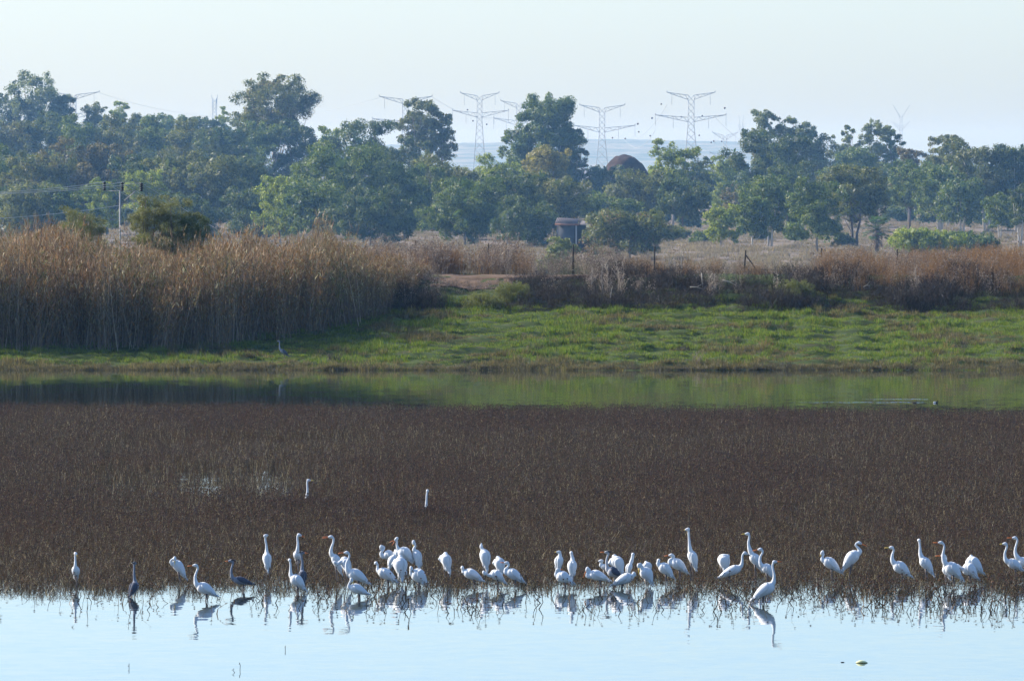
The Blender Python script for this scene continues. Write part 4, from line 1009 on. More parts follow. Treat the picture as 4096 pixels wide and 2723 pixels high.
# ------------------------------------------------------------------ brown mound and shed
D = 2350; s = D / F
u = np.linspace(-1, 1, 46); vv = np.linspace(-1, 1, 24)
UU, VV = np.meshgrid(u, vv)
zz = np.clip(1 - np.abs(UU) ** 2.3, 0, 1) ** .72 * np.clip(1 - VV ** 2, 0, 1) ** .7
zz = zz * (pz(613, D) - PLAIN) + .35 * snoise(UU * 6, VV * 4, 91, 3, 2.0) * (zz > .02)
hwid = 140 * s
V = np.stack([UU * hwid * 1.0, VV * hwid, zz - .3], -1).reshape(-1, 3)
i = np.arange(23)[:, None] * 46 + np.arange(45)[None]
M_MOUND = ground_mat('compost', [(0.3, (0.035, 0.023, 0.018)), (0.7, (0.075, 0.047, 0.036))], (.8, .8, .8))
mo = link('soil_mound', mesh_np('soil_mound', V, np.stack([i, i + 1, i + 47, i + 46], -1).reshape(-1, 4), None, True, M_MOUND), None, (px(2502, D), D, PLAIN))
tag(mo, 'high dome of dark red-brown soil rising behind the trees', 'mound')

D = 1560; s = D / F
sh = empty('shed', (px(2300, D), D, PLAIN)); tag(sh, 'low shed with rusty sloping roof half hidden among dark trees', 'shed')
hz_ = pz(893, D) - PLAIN; L2 = 72 * s
M_WALL = plain('shed_wall', (0.07, 0.075, 0.085), 0.9, .3, 1)
M_ROOFR = plain('rusty_roof', (0.26, 0.13, 0.085), 0.8, .4, 1.5)
M_ROOFG = plain('grey_roof', (0.13, 0.11, 0.11), 0.9, .5, .9)
mb = MB(); mb.box((-L2, 2.2, 0), (L2 * .98, 2.4, hz_ - .05)); mb.box((-L2, -1.9, 0), (-L2 + .2, 2.2, hz_ - .05)); mb.box((L2 * .78, -1.9, 0), (L2 * .98, 2.2, hz_ - .35)); mb.box((-L2 + .2, -1.9, 0), (-.2, -1.75, hz_ - .1))
link('wall', mb.mesh('wall', M_WALL), sh)
mb = MB(); xa, xb = -L2 - .3, L2 * .12
mb._add([(xa, -2.3, hz_), (xb, -2.3, hz_ - .03), (xb + .25, 2.7, hz_ + .62), (xa + .35, 2.7, hz_ + .78), (xa, -2.3, hz_ + .07), (xb, -2.3, hz_ + .04), (xb + .25, 2.7, hz_ + .69), (xa + .35, 2.7, hz_ + .85)], [[0, 3, 2, 1], [4, 5, 6, 7], [0, 1, 5, 4], [1, 2, 6, 5], [2, 3, 7, 6], [3, 0, 4, 7]])
for k in range(12):
    t = (k + .5) / 12; p0 = np.array([xa + (xb - xa) * t, -2.32, hz_ + .08]); p1 = np.array([xa + .35 + (xb + .25 - xa - .35) * t, 2.7, hz_ + .86 - .16 * t])
    mb.tube([p0, p1], .045, 5)
link('roof', mb.mesh('roof', M_ROOFG), sh)
mb = MB(); mb.box((-L2 - .34, -2.42, hz_ - .34), (L2 * .22, -2.32, hz_ - .02))
link('roof_edge', mb.mesh('roof_edge', M_ROOFR), sh)
mb = MB(); mb._add([(L2 * .23, -2.2, hz_ - .25), (L2 + .3, -2.2, hz_ - .55), (L2 + .3, 2.6, hz_ + .05), (L2 * .23, 2.6, hz_ + .3), (L2 * .23, -2.2, hz_ - .13), (L2 + .3, -2.2, hz_ - .43), (L2 + .3, 2.6, hz_ + .17), (L2 * .23, 2.6, hz_ + .42)], [[0, 3, 2, 1], [4, 5, 6, 7], [0, 1, 5, 4], [1, 2, 6, 5], [2, 3, 7, 6], [3, 0, 4, 7]])
ro = link('roof', mb.mesh('roof', M_ROOFG), sh); ro['label'] = 'lower grey roof panel'
mb = MB(); mb.box((.05, -2.2, 0), (.3, -1.95, hz_ - .2))
link('post', mb.mesh('post', M_CONCRETE), sh)

# ------------------------------------------------------------------ transmission pylons
def pylon(cx, top, arm1, low, arm2, mw, D, label, vee=False, balls=()):
    """cx mast centre, top row, arm1 (left,right) ends of top arm, low = row of lower arm, arm2 its ends, mw mast width (px)"""
    s = D / F; X = px(cx, D); zt = pz(top, D)
    root = empty('pylon', (X, D, PLAIN)); tag(root, label, 'pylon', 'transmission pylons on the skyline')
    ht = zt - PLAIN; m = mw * s / 2; zl = pz(low, D) - PLAIN if low else ht * .7
    waist = zl - 30 * s; wb = mw * s * 1.55
    t1, t2 = .013 * mw * s * 4 * (.7 if vee else 1), .008 * mw * s * 4 * (.7 if vee else 1)
    mb = MB()
    def wid(z): return m if z > waist else m + (wb - m) * (waist - z) / max(waist, .1)
    ztop = ht - 12 * s
    for sx in (-1, 1):
        for sy in (-1, 1):
            mb.tube([(sx * wb, sy * wb, -.5), (sx * m, sy * m, waist), (sx * m, sy * m, ztop)], t1, 4)
    zs = [ztop]
    while zs[-1] > 1: zs.append(zs[-1] - 2.1 * wid(zs[-1]))
    for a, b_ in zip(zs[:-1], zs[1:]):
        b_ = max(b_, 0); wa, wc = wid(a), wid(b_)
        for f in (-1, 1):
            mb.bar((-wa, f * wa, a), (wc, f * wc, b_), t2); mb.bar((wa, f * wa, a), (-wc, f * wc, b_), t2)
            mb.bar((f * wa, -wa, a), (f * wc, wc, b_), t2); mb.bar((f * wa, wa, a), (f * wc, -wc, b_), t2)
    link('mast', mb.mesh('mast', M_STEEL), root)
    def arm(zc, ends, rise, depth):
        a = MB()
        for e in ends:
            x1 = (e - cx) * s; sg = 1 if x1 > 0 else -1
            n = 7; x0 = sg * m
            tp, bt = [], []
            for i in range(n + 1):
                t = i / n
                tp.append((x0 + (x1 - x0) * t, zc + rise * t)); bt.append((x0 + (x1 - x0) * t, zc - depth * (1 - t) + rise * t * 1.0))
            for f in (-m, m):
                a.tube([(p[0], f * (1 - i / n), p[1]) for i, p in enumerate(tp)], t1 * .8, 4)
                a.tube([(p[0], f * (1 - i / n), p[1]) for i, p in enumerate(bt)], t1 * .8, 4)
                for i in range(n):
                    k0, k1 = f * (1 - i / n), f * (1 - (i + 1) / n)
                    if i % 2: a.bar((tp[i][0], k0, tp[i][1]), (bt[i + 1][0], k1, bt[i + 1][1]), t2)
                    else: a.bar((bt[i][0], k0, bt[i][1]), (tp[i + 1][0], k1, tp[i + 1][1]), t2)
            if not vee: a.bar((x1, 0, zc + rise), (x1, 0, zc + rise + 7 * s), t1 * 1.3)
        return a
    z1 = ztop
    link('crossarm', arm(z1 + (1 * s), arm1, (46 if vee else 11) * s, (18 if not vee else 8) * s).mesh('crossarm', M_STEEL), root)
    hang = []
    if arm2:
        link('crossarm', arm(zl, arm2, (20 if vee else 10) * s, 18 * s).mesh('crossarm', M_STEEL), root)
        for e in arm2: hang += [((e - cx) * s, zl + 10 * s, 48 * s), ((e - cx) * s * .5, zl + 3 * s, 52 * s)]
    if not vee:
        for e in arm1: hang.append(((e - cx) * s * .8, z1 + 6 * s, 48 * s))
        for (hx, hz0, hl_) in hang:
            i_ = MB(); i_.tube([(hx, 0, hz0), (hx, 0, hz0 - hl_ * .8)], t2 * .9, 5)
            i_.blob((hx, 0, hz0 - hl_ * .85), t1 * 1.0, t1 * 1.0, t1 * 2.0, 6, 4)
            link('insulator_string', i_.mesh('insulator_string', M_STEEL), root)
    return root
pylon(2764, 370, (2668, 2860), 470, (2622, 2904), 24, 4000, 'biggest pylon with two wide crossarms, right of centre')
pylon(2408, 420, (2319, 2499), 512, (2296, 2540), 22, 4300, 'pylon with two crossarms above the brown soil mound')
pylon(1918, 372, (1842, 1996), 452, (1810, 2034), 20, 4100, 'pylon between the slender eucalyptus pair and the tall stepped eucalyptus')
pylon(2075, 403, (2003, 2132), 483, (1975, 2140), 18, 4400, 'pylon mostly hidden behind the left side of the tall stepped eucalyptus')
pylon(1622, 386, (1517, 1728), 485, (1490, 1770), 24, 4000, 'pylon whose mast is hidden by the slender eucalyptus, arms showing both sides')
pylon(293, 368, (190, 397), 455, (170, 420), 22, 4000, 'pylon behind the far left trees showing only its right arm tip')
pylon(3604, 452, (3570, 3642), 505, (3566, 3640), 10, 6200, 'faint distant V-armed pylon on the right skyline', vee=True)
pylon(2965, 492, (2955, 2976), 515, (2953, 2978), 9, 6600, 'tiny distant pylon on the hills left of the big dark tree', vee=True)
pylon(858, 386, (846, 870), 405, (848, 868), 14, 6600, 'tiny distant flat-topped pylon above the left wood')
pylon(2900, 530, (2850, 2952), 620, (2840, 2960), 14, 4600, 'pylon arm tip peeping out left of the big dark tree')

def wire(pts, sag, rad, label, m=M_WIRE, name='power_line', group=None, n=14):
    (x0, y0, z0), (x1, y1, z1) = pts
    P = [(x0 + (x1 - x0) * t, y0 + (y1 - y0) * t, z0 + (z1 - z0) * t - sag * 4 * t * (1 - t)) for t in np.linspace(0, 1, n)]
    mb = MB(); mb.tube(P, rad, 4)
    o = link(name, mb.mesh(name, m)); tag(o, label, 'power line', group)
    return P
def W(x, y, D): return (px(x, D), D, pz(y, D))
wires = []
wires.append(wire((W(1517, 392, 4000), W(640, 520, 4300)), 3.2, .05, 'thin line sagging from the left arm of the hidden-mast pylon to the left wood'))
wires.append(wire((W(1728, 388, 4000), W(2003, 470, 4400)), 3.0, .05, 'thin line from the right arm tip of the hidden-mast pylon going right'))
wires.append(wire((W(2860, 470, 4000), W(3120, 640, 4600)), 3.0, .05, 'thin line sagging right from the biggest pylon'))
wires.append(wire((W(2622, 520, 4000), W(2499, 560, 4300)), 5.0, .05, 'thin line between the biggest pylon and the one above the mound'))
wires.append(wire((W(2668, 420, 4000), W(2540, 560, 4300)), 2.0, .05, 'thin steep line left of the biggest pylon'))
wires.append(wire((W(397, 372, 4000), W(960, 470, 4300)), 2.5, .04, 'thin line from the far left arm tip behind the wood'))
M_BALL = plain('marker_ball', (0.10, 0.06, 0.05), 0.6)
bpts = [(2645, 417), (2899, 433), (2608, 473), (2551, 496), (2555, 528), (2725, 468), (2809, 464), (2845, 570), (2855, 565), (2887, 566), (2601, 544), (2450, 552), (2501, 555), (2797, 542), (1870, 440), (1892, 484), (1947, 498)]
MBL = ['dark ball just left of the biggest pylon top arm', 'dark ball just right of the biggest pylon top arm',
  'ball touching the left tip of the biggest pylon lower arm', 'ball right of the upper arm of the pylon above the mound', 'ball right of the lower arm of the pylon above the mound',
  'ball sitting on the left lower arm of the biggest pylon', 'ball sitting on the right lower arm of the biggest pylon', 'left ball of three low ones over the far hills', 'middle ball of three low ones over the far hills',
  'right ball of three low ones over the far hills', 'ball over the hill crest between the two middle pylons', 'ball beside the right leg of the pylon above the mound', 'ball below the right lower arm of the pylon above the mound',
  'ball close to the right leg of the biggest pylon', 'ball hanging left of the mast between the tall eucalypts', 'lower ball left of the mast between the tall eucalypts', 'ball right of the mast between the tall eucalypts']
for i, (x, y) in enumerate(bpts):
    mb = MB(); rr = .34 if i not in (3, 1, 2) else .42
    mb.blob((0, 0, 0), rr, rr, rr, 8, 6)
    o = link('marker_ball', mb.mesh('marker_ball', M_BALL), None, W(x, y, 4050))
    tag(o, MBL[i], 'marker ball', 'marker balls on the power lines')

# ------------------------------------------------------------------ electricity pole behind the reeds
D = 470; s = D / F
po = empty('electricity_pole', (px(480, D), D, 1.0)); tag(po, 'pale concrete electricity pole with three black insulators rising behind the reeds', 'electricity pole')
mb = MB(); mb.tube([(0, 0, -1.5), (0, 0, pz(762, D) - 1.0)], [.055, .036], 8); link('pole', mb.mesh('pole', M_CONCRETE), po)
zc = pz(764, D) - 1.0
mb = MB(); mb.bar(((418 - 480) * s, 0, zc), ((566 - 480) * s, 0, zc - .01), .013); link('crossarm', mb.mesh('crossarm', M_CONCRETE), po)
mb = MB(); mb.bar(((497 - 480) * s, .1, pz(802, D) - 1.0), ((538 - 480) * s, .5, pz(767, D) - 1.0), .022); link('brace', mb.mesh('brace', M_CONCRETE), po)
for (ix, iy) in ((418, 738), (489, 740), (566, 742)):
    mb = MB(); x = (ix - 480) * s; zt = pz(iy - 11, D) - 1.0
    for k in range(4): mb.blob((x, 0, zt - .06 - k * .10), .085, .085, .055, 8, 5)
    mb.bar((x, 0, zt), (x, 0, zc), .02)
    link('insulator', mb.mesh('insulator', M_BLACK), po)
for k, (ix, iy, ly) in enumerate(((418, 728, 766), (489, 730, 771), (566, 732, 774))):
    nm = ('left', 'middle', 'right')[k]
    wire((W(ix, iy, D), W(-120, ly + 4, 455)), .12, .011, 'wire running left from the %s insulator of the electricity pole' % nm, n=20)
    wire((W(ix, iy, D), W(ix + 500, iy + 300, 640)), .05, .011, 'wire running down to the right from the %s insulator of the electricity pole' % nm, n=20)
wire((W(478, 822, D), W(-120, 880, 455)), .1, .011, 'lower wire running left from halfway up the electricity pole', n=20)
wire((W(482, 822, D), W(990, 1000, 640)), .05, .011, 'lower wire running right from halfway up the electricity pole', n=20)

# ------------------------------------------------------------------ fence posts along the dyke
for (x, yt, yb, lean_, lab) in [(1662, 962, 1090, .05, 'dark fence post between tall reeds and thistles'), (1955, 972, 1085, .04, 'dark fence post among the pale thistles'),
                           (2295, 977, 1098, .03, 'dark fence post right of the thistle gap'), (2621, 986, 1098, .02, 'dark fence post in front of the big olive bush'),
                           (2978, 1000, 1100, .10, 'dark fence post with a slanting brace'), (3288, 993, 1090, .03, 'dark fence post left of the palm'), (3593, 995, 1075, .0, 'dark fence post under the bright green shrub')]:
    D = 443.0; z0 = float(bank_z(np.array(0.), np.array(D))); zt = pz(yt, D) - z0
    root = empty('fence_post', (px(x - 4, D), D, z0)); tag(root, lab, 'fence post', 'dark fence posts along the dyke')
    mb = MB(); mb.box((-.032, -.032, -.3), (.032, .032, zt))
    mb.v[-1][mb.v[-1][:, 2] > 0, 0] += lean_
    link('post', mb.mesh('post', M_RUST), root)
    if 'brace' in lab:
        mb = MB(); mb.bar((.1, .02, zt - .22), (.78, .02, -.05), .028); link('brace', mb.mesh('brace', M_RUST), root)

# ------------------------------------------------------------------ prominent dry thistles, tussocks, fallen branches on the bank
for i, (x, yt, yb, D, wpx, lab) in enumerate([
        (2425, 1010, 1215, 426.5, 55, 'tall pale thistle skeleton with thick stem on the dark brush'), (2480, 1000, 1210, 427, 60, 'bushy pale thistle skeleton right of the thick-stemmed one'),
        (2715, 945, 1150, 432, 45, 'tallest dry thistle with flat flowery head rising above the field'), (2360, 1060, 1190, 427.5, 50, 'low grey dry thistle at the foot of a fence post'),
        (2140, 1050, 1110, 434, 35, 'small umbrella-topped dry thistle beside the earth track'), (2850, 1060, 1200, 427, 55, 'drooping straw-coloured dry thistle by the fallen branches'),
        (3105, 1080, 1195, 426, 22, 'single thin dry stalk with round head left of the grey-green shrub'), (3660, 1050, 1200, 427, 60, 'whitish branching dry plant on the right brush'),
        (1640, 990, 1140, 430, 40, 'dry umbrella-topped stalk beside the first fence post'), (2030, 925, 1085, 442, 60, 'tall bushy pale thistle at the right end of the thistle thicket'), (1940, 925, 1085, 442, 55, 'tall bushy pale thistle left of the second-to-last thicket plant')]):
    z0 = float(bank_z(np.array(0.), np.array(D))); hh = max(.5, pz(yt, D) - z0)
    o = link('dry_thistle', weed_patch(700 + i, n=4 if wpx < 30 else 8, size=.25, hgt=hh, pal=[(0.58, 0.49, 0.39), (0.44, 0.36, 0.27), (0.30, 0.23, 0.17)], fan=.10 * wpx / 45, nb=9, wid=(.018, .034)), None, (px(x, D), D, z0))
    tag(o, lab, 'dry plant', 'pale dry thistles on the dyke')
for i, (x, yb, D, wd, lab, pal_) in enumerate([
        (2150, 1372, 407.5, .55, 'dark brown round tussock on the open grass, left of centre', DARK), (2730, 1378, 407.2, .5, 'dark brown tussock on the grass below the tallest pylon', DARK),
        (3310, 1378, 407.2, .55, 'dark tussock on the grass right of middle', DARK), (3840, 1380, 407.1, .5, 'dark tussock beside the orange dry grass on the right', DARK),
        (1870, 1440, 402.5, .5, 'dark hummock at the water edge near the centre', DARK), (3152, 1480, 400.3, .35, 'small dark clump sitting on the waterline', DARK),
        (1335, 1435, 403.2, .5, 'brown hummock on the shore right of the bank heron', DARK), (3060, 1345, 408.5, .5, 'orange dry grass clump on the green bank', RUST), (3800, 1370, 407.6, .6, 'orange dry grass patch beside a dark tussock', RUST), (2790, 1452, 401.6, .3, 'little straw clump near the waterline', PALE)]):
    z0 = float(rough_z(np.array([px(x, D)]), np.array([D]))[0])
    o = link('grass_tussock', weed_patch(750 + i, n=60 if pal_ is DARK else 40, size=wd * 1.1, hgt=.36 if pal_ is DARK else .55, pal=pal_, heads=False, fan=.35, nb=4, dense=2), None, (px(x, D), D, z0))
    tag(o, lab, 'tussock')
M_TWIG = plain('bleached_wood', (0.50, 0.43, 0.34), 0.8, .2, 30)
for i, (x0, y0, x1, y1, D, lab) in enumerate([(2760, 1148, 2812, 1156, 427, 'bleached fallen branch lying flat in the brush'), (2890, 1120, 2945, 1142, 428, 'bleached fallen branch sloping down under the braced post'),
        (2806, 1092, 2810, 1150, 428, 'upright bleached stick beside the flat fallen branch'), (3230, 1090, 3262, 1098, 433, 'short pale fallen stick right of the grey-green shrub'), (3452, 1148, 3480, 1142, 428, 'short white stick in the dark brush hollow'),
        (1870, 1142, 1925, 1148, 431, 'pale stick on the bare earth slope'), (2440, 1205, 2448, 1150, 425, 'white upright stick under the bushy thistle'), (2640, 1205, 2625, 1195, 425, 'tiny pale stump at the edge of the grass')]):
    a = np.array(W(x0, y0, D)); b_ = np.array(W(x1, y1, D)); mid = (a + b_) / 2 + np.array([0, .05, .04])
    mb = MB(); mb.tube([a, mid, b_], [.024, .02, .01], 6); mb.tube([mid, mid + (b_ - a) * .3 + np.array([.05, -.05, .14])], [.012, .005], 5)
    o = link('fallen_branch', mb.mesh('fallen_branch', M_TWIG)); tag(o, lab, 'branch')

# ------------------------------------------------------------------ birds
def spline(P, n):
    P = np.asarray(P, float); m = len(P)
    if m < 3: return np.stack([np.interp(np.linspace(0, m - 1, n), np.arange(m), P[:, i]) for i in range(P.shape[1])], 1)
    E = np.vstack([2 * P[0] - P[1], P, 2 * P[-1] - P[-2]]); out = []
    for t in np.linspace(0, m - 1 - 1e-6, n):
        i = int(t); f = t - i; p0, p1, p2, p3 = E[i:i + 4]
        out.append(.5 * (2 * p1 + (p2 - p0) * f + (2 * p0 - 5 * p1 + 4 * p2 - p3) * f ** 2 + (3 * p1 - p0 - 3 * p2 + p3) * f ** 3))
    return np.array(out)

dg_birds = []
def remeshed(me, vox, name, m):
    """one closed skin from overlapping pieces"""
    tmp = bpy.data.objects.new('tmp', me); COL.objects.link(tmp)
    md = tmp.modifiers.new('r', 'REMESH'); md.mode = 'VOXEL'; md.voxel_size = vox; md.use_smooth_shade = True
    sm = tmp.modifiers.new('s', 'SMOOTH'); sm.factor = .5; sm.iterations = 2
    bpy.context.view_layer.update()
    ev = tmp.evaluated_get(bpy.context.evaluated_depsgraph_get())
    out = bpy.data.meshes.new_from_object(ev)
    bpy.data.objects.remove(tmp, do_unlink=True)
    out.name = name; out.materials.clear(); out.materials.append(m)
    out.polygons.foreach_set('use_smooth', np.ones(len(out.polygons), bool))
    return out

PROF_T = [0, .1, .25, .45, .62, .78, .9, 1.0]
PROF_R = [.13, .30, .55, .82, .97, .98, .80, .36]
def make_bird(i, b):
    D, X = b['D'], b['X']; s = D / F
    u = s * min(1.0, 200.0 / D)                # fixed detail sizes shrink with distance
    r = random.Random(900 + i)
    def P(p):
        return np.array([px(p[0], D) - X, (p[2] if len(p) > 2 else 0.0) * s, pz(p[1], D) - b['zf']])
    heron = b['kind'] == 'heron'
    root = empty('grey_heron' if heron else 'white_egret', (X, D, b['zf']))
    tag(root, b['label'], 'heron' if heron else 'egret', 'grey herons in the marsh' if heron else 'white egrets along the marsh edge')
    hw = b['hw'] * s
    T, Sh = P(b['T']), P(b['S']); ax = Sh - T; Lb = np.linalg.norm(ax); ax /= Lb
    end = Sh + ax * hw * .55
    body_pts = np.array([T + (end - T) * t for t in PROF_T])
    # slight arch of the back
    upv = np.array([0, 0, 1.0]) - ax * ax[2]; upv /= np.linalg.norm(upv) + 1e-9
    body_pts += upv[None] * (hw * .16 * np.sin(np.pi * np.array(PROF_T)))[:, None]
    rr = np.array(PROF_R) * hw
    mb = MB()
    bp = spline(body_pts, 16); br = np.interp(np.linspace(0, 1, 16), np.linspace(0, 1, len(rr)), rr)
    mb.tube(bp, br, 14)
    hd = P(b['head']); shown = b['bill'] is not None
    if b['neck']:
        start = T + (Sh - T) * .86
        npts = [start] + [P(q) for q in b['neck']] + [hd]
        c = spline(npts, 26); t = np.linspace(0, 1, 26)
        base_r = min(hw * .62, 13 * u); nr = 4.4 * u
        if len(b['neck']) <= 2: nr = 6.4 * u
        rad = np.interp(t, [0, .15, .34, .55, 1.0], [base_r, base_r * .85, max(nr * 1.3, base_r * .5), nr, nr * .98])
        mb.tube(c, rad, 10)
    if shown:
        bt = P(b['bill']); bd = bt - hd; Lq = np.linalg.norm(bd); bd /= Lq
        hl_ = 12 * u
        a0 = hd - bd * hl_ * .75; a1 = hd + bd * hl_ * 1.0
        mb.tube([a0, hd - bd * hl_ * .35, hd + bd * hl_ * .1, hd + bd * hl_ * .55, a1], np.array([3.2, 6.6, 7.0, 5.0, 2.6]) * u, 10)
    else:
        mb.blob(Sh + np.array([r.uniform(-.5, .2) * hw, hw * .3, hw * .55]), hw * .42, hw * .42, hw * .40, 10, 8)
        mb.tube([Sh + np.array([-hw * .5, -hw * .1, hw * .2]), Sh + np.array([-hw * .85, 0, -hw * .45]), Sh + (T - Sh) * .35 + np.array([-hw * .72, 0, 0])], np.array([.34, .40, .2]) * hw, 9)
    mat_b = (M_PALE if b.get('pale') else M_GREY) if heron else M_WHITE
    link('body', remeshed(mb.mesh('tmp'), max(.007, 1.9 * u), 'body', mat_b), root)
    # folded wings, one shell on each flank
    side = np.cross(ax, upv); side /= np.linalg.norm(side)
    wm = M_SLATE if heron else M_WHITE
    for sg in (-1, 1):
        m = MB(); nL = 12; V = []; rows = 7
        for a in range(nL + 1):
            t = a / nL; tt = -.04 + .90 * t
            cpt = T + (end - T) * tt + upv * hw * .16 * math.sin(np.pi * max(0, min(1, tt)))
            R0 = float(np.interp(max(0, tt), PROF_T, rr)); prof = math.sin(math.pi * min(1, t * 1.02 + .03)) ** .5
            for k in range(rows):
                f = k / (rows - 1); th = (0.12 + (1.95 - .12) * f * (0.55 + .45 * prof))
                rad_ = R0 * (1.045 + .05 * prof) + 1.0 * s * math.sin(math.pi * f) * prof
                V.append(cpt + upv * math.cos(th) * rad_ + sg * side * math.sin(th) * rad_)
        V = np.array(V); q = []
        for a in range(nL):
            for k in range(rows - 1):
                i0 = a * rows + k; f_ = [i0, i0 + 1, i0 + rows + 1, i0 + rows]
                q.append(f_ if sg > 0 else f_[::-1])
        m._add(V, q)
        for f_ in range(7):                      # loose trailing feathers along the rear and lower wing edge
            k = f_ if f_ < rows else rows - 1
            src = V[k + rows * (1 if f_ < 3 else r.choice([2, 3, 4, 5]))]
            L_ = hw * r.uniform(.35, .8); dn = -ax * L_ * r.uniform(.5, 1.0) + np.array([0, 0, -L_ * r.uniform(.2, .7)])
            wv = side * hw * r.uniform(.05, .1) + upv * hw * r.uniform(-.06, .06)
            m._add([src - wv, src + wv, src + dn * .6 + wv * .8, src + dn, src + dn * .6 - wv * .8], [[0, 1, 2, 4]], [[2, 3, 4]])
        o = link('wing', m.mesh('wing', wm, True), root)
        sd_ = o.modifiers.new('thickness', 'SOLIDIFY'); sd_.thickness = .010; sd_.offset = -1
    if heron and not b.get('bank') and shown:
        m = MB(); bd2 = bd
        for sg in (-1, 1):
            sdv = np.cross(bd2, [0, 0, 1.]); sdv /= np.linalg.norm(sdv) + 1e-9
            q0 = hd + bd2 * 4 * u + sdv * sg * 5.4 * u + np.array([0, 0, 3.2 * u]); q1 = hd - bd2 * 8 * s + sdv * sg * 4.5 * s + np.array([0, 0, 3.0 * s]); q2 = hd - bd2 * 20 * s + np.array([0, 0, -3.5 * s])
            m.tube([q0, q1, q2], np.array([1.6, 2.6, .6]) * s, 6)
        link('eye_stripe', m.mesh('eye_stripe', M_EYE), root)
    # bill
    if shown:
        bm_ = {'o': M_ORANGE, 'y': M_YELLOW, 'd': M_DARKBILL, 'w': M_WHITE}[b['bc']]
        perp = np.cross(bd, np.cross([0, 0, 1.], bd)); perp /= np.linalg.norm(perp) + 1e-9
        if perp[2] < 0: perp = -perp
        op = {0: 0.0, 1: .10, 2: .42}[b.get('open', 0)]
        a1 = hd + bd * 9.5 * u
        for sg, nm in ((1, 'upper_bill'), (-1, 'lower_bill')):
            d = bd * Lq + perp * sg * op * Lq * .6 - bd * 9.5 * u
            m = MB(); o0 = perp * sg * 1.0 * u
            m.tube([a1 + o0, a1 + o0 + d * .45, a1 + o0 * .3 + d], np.array([2.1, 1.55, .35]) * u, 7)
            link(nm, m.mesh(nm, bm_, True), root)
        sdv = np.cross(bd, [0, 0, 1.]); sdv /= np.linalg.norm(sdv) + 1e-9
        for sg in (-1, 1):
            m = MB(); m.blob(hd + bd * 5.5 * u + sdv * sg * 5.2 * u + np.array([0, 0, 1.3 * u]), 1.3 * u, 1.3 * u, 1.3 * u, 6, 5)
            link('eye', m.mesh('eye', M_EYE), root)
    # legs with the ankle bend
    lm = M_LEGPALE if (b.get('leg') or (heron and not b.get('dark'))) else M_LEG
    hip = T + (Sh - T) * .52 - upv * hw * .45
    zb = -.16 if not b.get('bank') else -.03
    for sg in (-1, 1):
        h0 = hip + side * sg * hw * .32 + np.array([0, sg * .01, 0])
        foot = np.array([h0[0] * .35 + sg * .035 + r.uniform(-.02, .02), h0[1] * .5 + sg * .03, zb])
        knee = h0 * .5 + foot * .5 + np.array([.025 * (1 if ax[0] < 0 else -1), .0, 0])
        m = MB(); m.tube([h0, h0 * .6 + knee * .4, knee, foot], [hw * .22, .012, .0085, .0075], 7)
        if b.get('bank'):
            for a in (-.6, 0, .6): m.bar(foot + (0, 0, .01), foot + np.array([-.08 * math.cos(a), .08 * math.sin(a), .005]), .004)
        link('leg', m.mesh('leg', lm, True), root)
for i, b in enumerate(BIRDS): make_bird(i, b)

# ------------------------------------------------------------------ ducks in the channel
def duck(cx, wy, Lpx, label, dark, flank):
    D = H * F / (wy - YH); s = D / F; L = Lpx * s
    root = empty('duck', (px(cx, D), D, 0)); tag(root, label, 'duck', 'ducks swimming in the channel')
    mb = MB()
    mb.tube([(-L * .55, 0, L * .16), (-L * .38, 0, L * .10), (-.05 * L, 0, L * .07), (L * .25, 0, L * .08), (L * .42, 0, L * .12)], np.array([.03, .15, .22, .2, .08]) * L, 10)
    mb.tube([(L * .28, 0, L * .12), (L * .36, 0, L * .3), (L * .38, 0, L * .42)], np.array([.12, .085, .09]) * L, 8)
    mb.blob((L * .41, 0, L * .46), L * .13, L * .10, L * .11, 8, 6)
    link('body', remeshed(mb.mesh('tmp'), .012, 'body', dark), root)
    m = MB(); m.tube([(L * .50, 0, L * .44), (L * .66, 0, L * .40)], np.array([.04, .03]) * L, 6, flat=.6); link('bill', m.mesh('bill', M_DARKBILL), root)
    if flank:
        for sg in (-1, 1):
            m = MB(); m.blob((-L * .2, sg * L * .12, L * .13), L * .30, L * .14, L * .15, 10, 6); link('flank', m.mesh('flank', flank, True), root)
    return root
M_DUCK = plumage('black_plumage', (0.02, 0.02, 0.028), (0.012, 0.012, 0.015))
M_BROWN = plumage('brown_plumage', (0.09, 0.065, 0.045), (0.05, 0.035, 0.025))
duck(3743, 1611, 20, 'black and white duck swimming right in the far channel', M_DUCK, M_WHITE)
duck(3659, 1612, 18, 'small brown duck trailing the black and white duck', M_BROWN, None)
for (x0, x1, y, lab) in [(3150, 3700, 1609, 'long thin bright wake line trailing behind the brown duck'), (3440, 3712, 1596.5, 'shorter faint wake line behind the black and white duck')]:
    D = H * F / (y - YH); mb = MB(); V = []; q = []; n = 120
    for k in range(n + 1):
        x = px(x0 + (x1 - x0) * k / n, D + 0); t = k / n
        a = (.003 + .004 * t) * (0.55 + .45 * math.sin(k * 1.3 + 2 * math.sin(k * .37))) * min(1, 4 * t + .1)
        yo = .25 * math.sin(k * .21)
        V += [(x, D + yo - .05, -.002), (x, D + yo, a), (x, D + yo + .05, -.002)]
    for k in range(n): q += [[k * 3, k * 3 + 3, k * 3 + 4, k * 3 + 1], [k * 3 + 1, k * 3 + 4, k * 3 + 5, k * 3 + 2]]
    mb._add(V, q); o = link('wake', mb.mesh('wake', M_WATER, True)); tag(o, lab, 'wake', 'duck wakes', kind='structure')

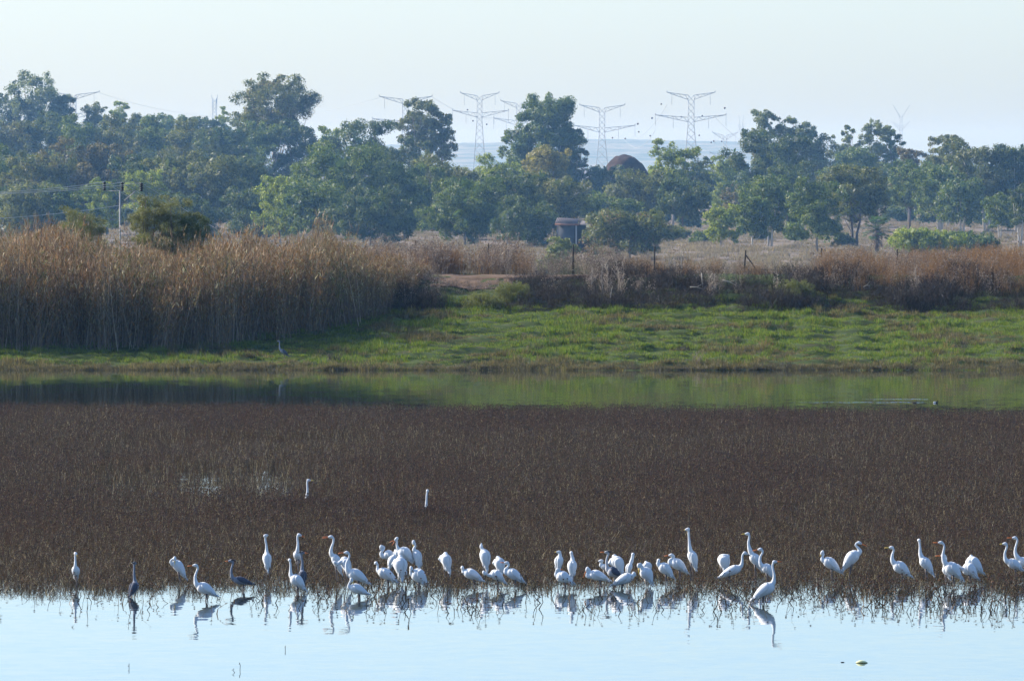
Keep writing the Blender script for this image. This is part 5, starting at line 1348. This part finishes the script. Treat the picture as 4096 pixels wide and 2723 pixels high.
# ------------------------------------------------------------------ floating things in the foreground
D = H * F / (2650 - YH); s = D / F
M_LEAFY = plain('pale_green_leaf', (0.80, 0.80, 0.42), 0.6, .12, 12)
lf = empty('floating_leaf', (px(3447, D), D, 0)); tag(lf, 'curled pale yellow-green leaf floating on the open water, lower right', 'leaf')
V, q = [], []
for a in range(13):
    t = a / 12; x = (t - .5) * 48 * s; ww = math.sin(math.pi * min(1, t * .96 + .02)) ** .7
    for k in range(7):
        f = k / 6 * math.pi
        V.append((x, .045 * math.cos(f) * ww - .01, (.047 * math.sin(f) * ww + .002) * (1.1 - .3 * t)))
for a in range(12):
    for k in range(6): i0 = a * 7 + k; q.append([i0, i0 + 7, i0 + 8, i0 + 1])
m = MB(); m._add(V, q); link('blade', m.mesh('blade', M_LEAFY, True), lf)
m = MB(); m.tube([(-24 * s, -.06, .006), (0, -.062, .010), (23 * s, -.06, .004)], [.004, .006, .003], 5); link('leaf_rim', m.mesh('leaf_rim', plain('leaf_rim', (0.17, 0.16, 0.05), .6)), lf)
m = MB(); m.blob((0, 0, 0), 8 * s, .03, .012, 10, 6)
D2 = H * F / (2648 - YH); o = link('floating_debris', m.mesh('floating_debris', M_EYE, True), None, (px(3370, D2), D2, .002)); tag(o, 'small dark lens-shaped bit of debris floating left of the leaf', 'debris')
for (x, y, lab, pts_) in [(957, 2668, 'thin dark twig with a bend poking out of the open water', [(0, -12), (1, -20), (4, -8), (3, 8)]), (934, 2678, 'small forked dark twig in the open water at lower left', [(-6, 2), (2, -6), (0, 4), (5, 10)]),
                         (514, 2662, 'tiny dark twig alone in the open water, far lower left', [(-3, 0), (1, 2), (2, -10)]), (1140, 2590, 'faint short stalk in the open water below the dark heron', [(0, 0), (1, -9)])]:
    D = H * F / (y + 10 - YH); s = D / F; mb = MB()
    P_ = [((u_) * s, 0, max(-.02, (10 - v_) * s)) for u_, v_ in pts_]
    mb.tube(P_ + [(P_[-1][0], .02, -.04)], .005, 5)
    o = link('twig', mb.mesh('twig', M_RUST), None, (px(x, D), D, 0)); tag(o, lab, 'twig')
